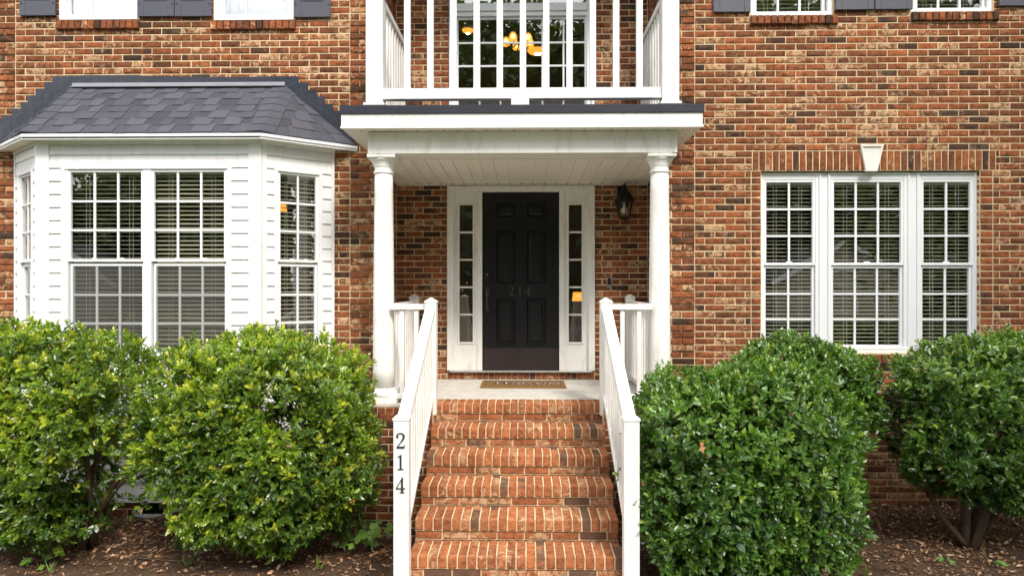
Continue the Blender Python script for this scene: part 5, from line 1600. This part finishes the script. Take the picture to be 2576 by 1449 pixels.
# lobed weed leaf
def lobed():
    pts = []
    lob = [(-2.2,0.45),(-1.75,0.30),(-1.25,0.85),(-0.85,0.42),(-0.55,0.62),(0.0,1.0)]
    full = lob + [(-a, b) for a, b in lob[-2::-1]]
    V = [(0.32,0,0)]
    V += [(0.02,0,0)]
    for a, rr in full: V.append((0.32+rr*0.68*math.cos(a), rr*0.62*math.sin(a), 0.05*rr*math.cos(a*2)-0.08*rr))
    V.append((0.02,0,0))
    Fc = [(0, i, i+1) for i in range(1, len(V)-1)]
    return np.array(V, float), np.array(Fc, int)
LV, LFc = lobed()
def weed(label, x, y, h, nleaf, size, seed, spread=0.16):
    rg = np.random.default_rng(seed); z0 = bed_z(x, y)
    t = thing("weed", label, "weed", (x, y, z0))
    st = MB(); B, D, N = [], [], []
    for i in range(nleaf):
        a = rg.uniform(0, 2*math.pi); r_ = spread*math.sqrt(rg.random()); hh = h*(0.35+0.65*rg.random())
        e = np.array((x+r_*math.cos(a), y+r_*math.sin(a)*0.6, z0+hh))
        st.tube([(x,y,z0-0.01),(x+(e[0]-x)*0.4,y+(e[1]-y)*0.4,z0+hh*0.7),tuple(e)], [0.003,0.0022,0.0015], 5)
        B.append(e); D.append((math.cos(a)*0.7+rg.normal()*0.2, math.sin(a)*0.5-0.35, -0.35+rg.normal()*0.25)); N.append((rg.normal()*0.3, -0.75+rg.normal()*0.2, 0.75))
    B, D, N = map(np.array, (B, D, N)); n = len(B)
    L = size*rg.uniform(0.7,1.25,n)
    for i in range(n):
        me = leaf_mesh("leaf", B[i:i+1], D[i:i+1], N[i:i+1], L[i:i+1], L[i:i+1]*1.25, np.array([[rg.random(), 0.25*rg.random(), 0]]), M_LEAF_W, LV, LFc)
        link(bpy.data.objects.new("leaf", me), t)
    st.build("stem", M_BARK, t)
weed("bright green maple seedling clump nearest the numbered stair post", PX(905,5.65), 5.65, 0.26, 20, 0.10, 1, 0.17)
weed("small maple seedling in the shade close to the porch foundation", PX(960,5.85), 5.85, 0.22, 12, 0.08, 2, 0.13)
weed("two tall lobed leaves beside the numbered stair post", PX(985,5.35), 5.45, 0.50, 5, 0.11, 4, 0.06)
weed("tiny lobed weed in front of the frame-edge bright shrub", PX(100,5.35), 5.35, 0.10, 9, 0.07, 6, 0.10)
weed("low green weed under the wide yellow-green shrub", PX(700,5.65), 5.62, 0.16, 8, 0.08, 7, 0.12)
weed("small lobed weed just in front of the bare trunks", PX(2085,5.6)+0.95, 5.62, 0.06, 5, 0.055, 8, 0.07)
weed("small lobed weed far from the steps near the frame edge", PX(2390,5.6)+0.3, 5.55, 0.06, 5, 0.055, 9, 0.07)
def grass_tuft(x, y, seed, label):
    rg = np.random.default_rng(seed); n = 9; z0 = bed_z(x, y)
    b = np.array([(x+rg.normal()*0.015, y+rg.normal()*0.015, z0) for _ in range(n)])
    d = np.stack([rg.normal(size=n)*0.4, rg.normal(size=n)*0.3, np.ones(n)], 1)
    L = rg.uniform(0.05, 0.13, n)
    me = leaf_mesh("grass_tuft", b, d, np.tile((0,-1,0.2),(n,1)), L, L*0.1, np.tile((0.8,0.5,0),(n,1)), M_LEAF_W)
    o = bpy.data.objects.new("grass_tuft", me); link(o); tag(o, label, "grass tuft")
grass_tuft(PX(130,5.25), 5.25, 1, "tiny grass sprout near the lobed weed at the frame edge")
grass_tuft(PX(470,5.4), 5.4, 2, "tiny yellow-green sprout below the gap of the bright shrubs")
grass_tuft(PX(800,5.35), 5.35, 3, "thin grass sprout left of the numbered stair post")
grass_tuft(PX(2150,5.3)+0.1, 5.3, 4, "tiny sprout on the shaded soil right of the boxy shrub")
def twig(pts, r, label):
    mb = MB()
    q = [(x, y, bed_z(x, y)+0.018) for x, y in pts]
    mb.tube(q, [r*(1-0.6*i/(len(q)-1)) for i in range(len(q))], 6)
    tag(mb.build("twig", M_BARK, None, smooth=True), label, "twig")
twig([(PX(340,5.5),5.5),(PX(420,5.45),5.47),(PX(520,5.45),5.43),(PX(610,5.4),5.42)], 0.006, "long thin twig on the leaf litter under the bright shrubs")
twig([(2.62,5.25),(2.75,5.2),(2.9,5.12),(3.05,5.02)], 0.008, "pale bent twig on the shaded soil beside the boxy shrub")
twig([(3.5,5.35),(3.6,5.25),(3.72,5.12)], 0.006, "short twig on the shaded soil farther from the steps")
mb = MB()
pts = [(PX(330,6.4),6.43,0.075),(PX(345,6.4),6.40,0.045),(PX(370,6.4),6.38,0.035),(PX(395,6.4),6.38,0.04),(PX(420,6.4),6.40,0.06),(PX(450,6.4),6.44,0.085),(PX(480,6.4),6.47,0.10)]
mb.tube(pts, [0.012]*len(pts), 8)
tag(mb.build("cable", M_HOSE, None, smooth=True), "grey cable lying in front of the bay foundation vent", "cable")
def stray(px, py, Y, label, s=0.10, seed=0):
    x, z = P(px, py, Y)
    rg = np.random.default_rng(seed)
    V = np.array([(0,0,0),(0.22,0.22,0.10),(0.38,0.10,0.03),(0.55,0.36,0.12),(0.75,0.12,0.02),(1,0,0.12),(0.75,-0.12,0.0),(0.55,-0.36,0.15),(0.38,-0.10,0.03),(0.22,-0.22,0.08),(0.38,0,0.0),(0.75,0,-0.02)], float)
    Fc = np.array([(0,10,1),(1,10,2),(2,10,3),(3,10,11),(3,11,4),(4,11,5),(0,9,10),(9,8,10),(8,7,10),(7,11,10),(7,6,11),(6,5,11)], int)
    me = leaf_mesh("dead_leaf", np.array([(x,Y,z)]), np.array([(0.3*rg.normal(),-0.1,-1.0)]), np.array([(0.2,-1,0.3)]), np.array([s]), np.array([s*0.9]), np.array([(0.40,0.19,0.08)]), M_DEAD, V, Fc)
    o = bpy.data.objects.new("dead_leaf", me); link(o); tag(o, label, "dead leaf")
stray(2052-288, 1110, 4.36, "largest curled orange dead leaf caught on the boxy dark shrub", 0.075, 1)
stray(1958, 1492-140, 4.5, "orange dead leaf low on the boxy dark shrub near its right edge", 0.075, 2)

# ------------------------------------------------------------------ across the street (seen in the panes)
def tree(label, x, y, h, r, seed, n=2600, card=0.42):
    rg = np.random.default_rng(seed)
    t = thing("tree", label, "tree", (x, y, -0.09))
    st = MB()
    st.tube([(x,y,-0.2),(x+0.1,y,h*0.25),(x,y+0.1,h*0.5),(x+0.1,y,h*0.8)], [h*0.022,h*0.017,h*0.011,h*0.004], 8)
    for k in range(7):
        a = k*2.4; z = h*(0.25+0.07*k)
        st.tube([(x,y,z),(x+math.cos(a)*r*0.4,y+math.sin(a)*r*0.4,z+r*0.25),(x+math.cos(a)*r*0.75,y+math.sin(a)*r*0.75,z+r*0.5)], [h*0.008,h*0.005,h*0.002], 6)
    st.build("trunk", M_BARK, t, smooth=True)
    q = unit(rg.normal(size=(n,3))); dp = 1-rg.random(n)**2*0.6
    rz = h*0.44
    nz = 1+0.35*vnoise(q*1.0, 2.2, seed)
    p = q*dp[:,None]*nz[:,None]*np.array((r,r,rz)) + np.array((x,y,h*0.54))
    p = np.repeat(p, 3, axis=0) + rg.normal(size=(n*3,3))*0.3
    m = len(p); L = rg.uniform(0.6,1.3,m)*card
    col = np.stack([np.clip(rg.random(m)*0.7+0.3*np.repeat(q[:,2],3),0,1), rg.random(m)**4*0.6, np.zeros(m)], 1)
    me = leaf_mesh("crown", p, rg.normal(size=(m,3)), rg.normal(size=(m,3))+np.array((0,0,0.8)), L, L*0.9, col, M_LEAF_T)
    o = bpy.data.objects.new("crown", me); link(o, t); o['kind'] = 'stuff'
spec = [(-46,-40,9,5.5),(-37,-38,11,6),(-29,-40,13,6),(-20,-37,19,7),(-11,-39,23,7.5),(-2,-37,25,7.5),(7,-38,25,8),(16,-40,26,8),(26,-39,25,8),(37,-40,22,8),(47,-38,18,7)]
kinds = ["lowest rounded tree", "small rounded tree", "medium leafy tree", "tall broad tree", "tall dense tree", "tall leafy oak", "widest tall oak", "tallest dense tree", "broad tall tree", "large leafy tree", "far rounded tree"]
for i, (x, y, h, r) in enumerate(spec):
    tree(kinds[i] + " across the street, seen only as a reflection in the windows", x, y, h, r, 40+i, 5600 if h > 15 else 2600, 0.68)
tree("out-of-view yard oak added to cast shade on the brown brick side", 11.2, -1.6, 14.5, 4.6, 77, 3600, 0.26)  # unseen tree, placed to throw soft shade on the right wall
rg = np.random.default_rng(99); m = 50000
wx = rg.uniform(-75, 75, m); wz = rg.random(m)**0.8*(8.5+2.0*np.sin(wx*0.23)); wy = -47-rg.random(m)*3
L = rg.uniform(0.6,1.3,m)*0.8
me = leaf_mesh("woodland", np.stack([wx,wy,wz-0.2],1), rg.normal(size=(m,3)), rg.normal(size=(m,3))+np.array((0,0.5,0.6)), L, L*0.9, np.stack([rg.random(m)*0.7, rg.random(m)**4*0.5, np.zeros(m)],1), M_LEAF_T)
o = bpy.data.objects.new("woodland", me); link(o); tag(o, "green undergrowth behind the trees across the street", None, None, 'stuff')
def neighbour(x, y, w, d, he, hp, label, arch=False):
    t = thing("neighbour_house", label, "house", (x, y, -0.09))
    mb = MB(); mb.box(x-w/2, x+w/2, y-d, y, -0.1, he); mb.add([(x-w/2,y,he),(x+w/2,y,he),(x,y,hp),(x-w/2,y-0.2,he),(x+w/2,y-0.2,he),(x,y-0.2,hp)], [(0,1,2),(5,4,3)])
    mb.build("wall", M_TANSIDE, t)
    mb = MB()
    for s in (-1, 1):
        a = (x+s*(w/2+0.4), he-0.25); b = (x, hp+0.08)
        mb.add([(a[0],y+0.35,a[1]),(b[0],y+0.35,b[1]),(b[0],y-d,b[1]),(a[0],y-d,a[1]),(a[0],y+0.35,a[1]+0.2),(b[0],y+0.35,b[1]+0.2),(b[0],y-d,b[1]+0.2),(a[0],y-d,a[1]+0.2)],
               [(0,1,2,3),(7,6,5,4),(0,4,5,1),(1,5,6,2),(2,6,7,3),(3,7,4,0)])
    mb.build("roof", M_GREYROOF, t)
    for s in (-1, 1):
        mb = MB(); mb.bar((x+s*(w/2+0.4), y+0.40, he-0.2), (x, y+0.40, hp+0.15), 0.06, 0.28); mb.build("gable_trim", M_WHITE, t)
    mb = MB(); ring(mb, x-1.0, x+1.0, 0.6, 2.5, 0.14, y+0.01, y+0.1); mb.box(x-0.03, x+0.03, y+0.02, y+0.06, 0.74, 2.36); mb.box(x-0.86, x-0.031, y+0.02, y+0.06, 1.5, 1.56); mb.box(x+0.031, x+0.86, y+0.02, y+0.06, 1.5, 1.56)
    mb.tube([(x+1.0*math.cos(math.pi*k/12), y+0.06, 2.5+0.9*math.sin(math.pi*k/12)) for k in range(13)], [0.08]*13, 6)
    mb.build("window", M_WHITE, t)
neighbour(20.3, -30, 8.5, 9, 2.7, 4.9, "neighbour's tan gabled house across the street, seen as a reflection in the triple window")
neighbour(-30.5, -31, 7.5, 9, 2.6, 4.9, "neighbour's tan gabled house seen as a reflection in the bay window")
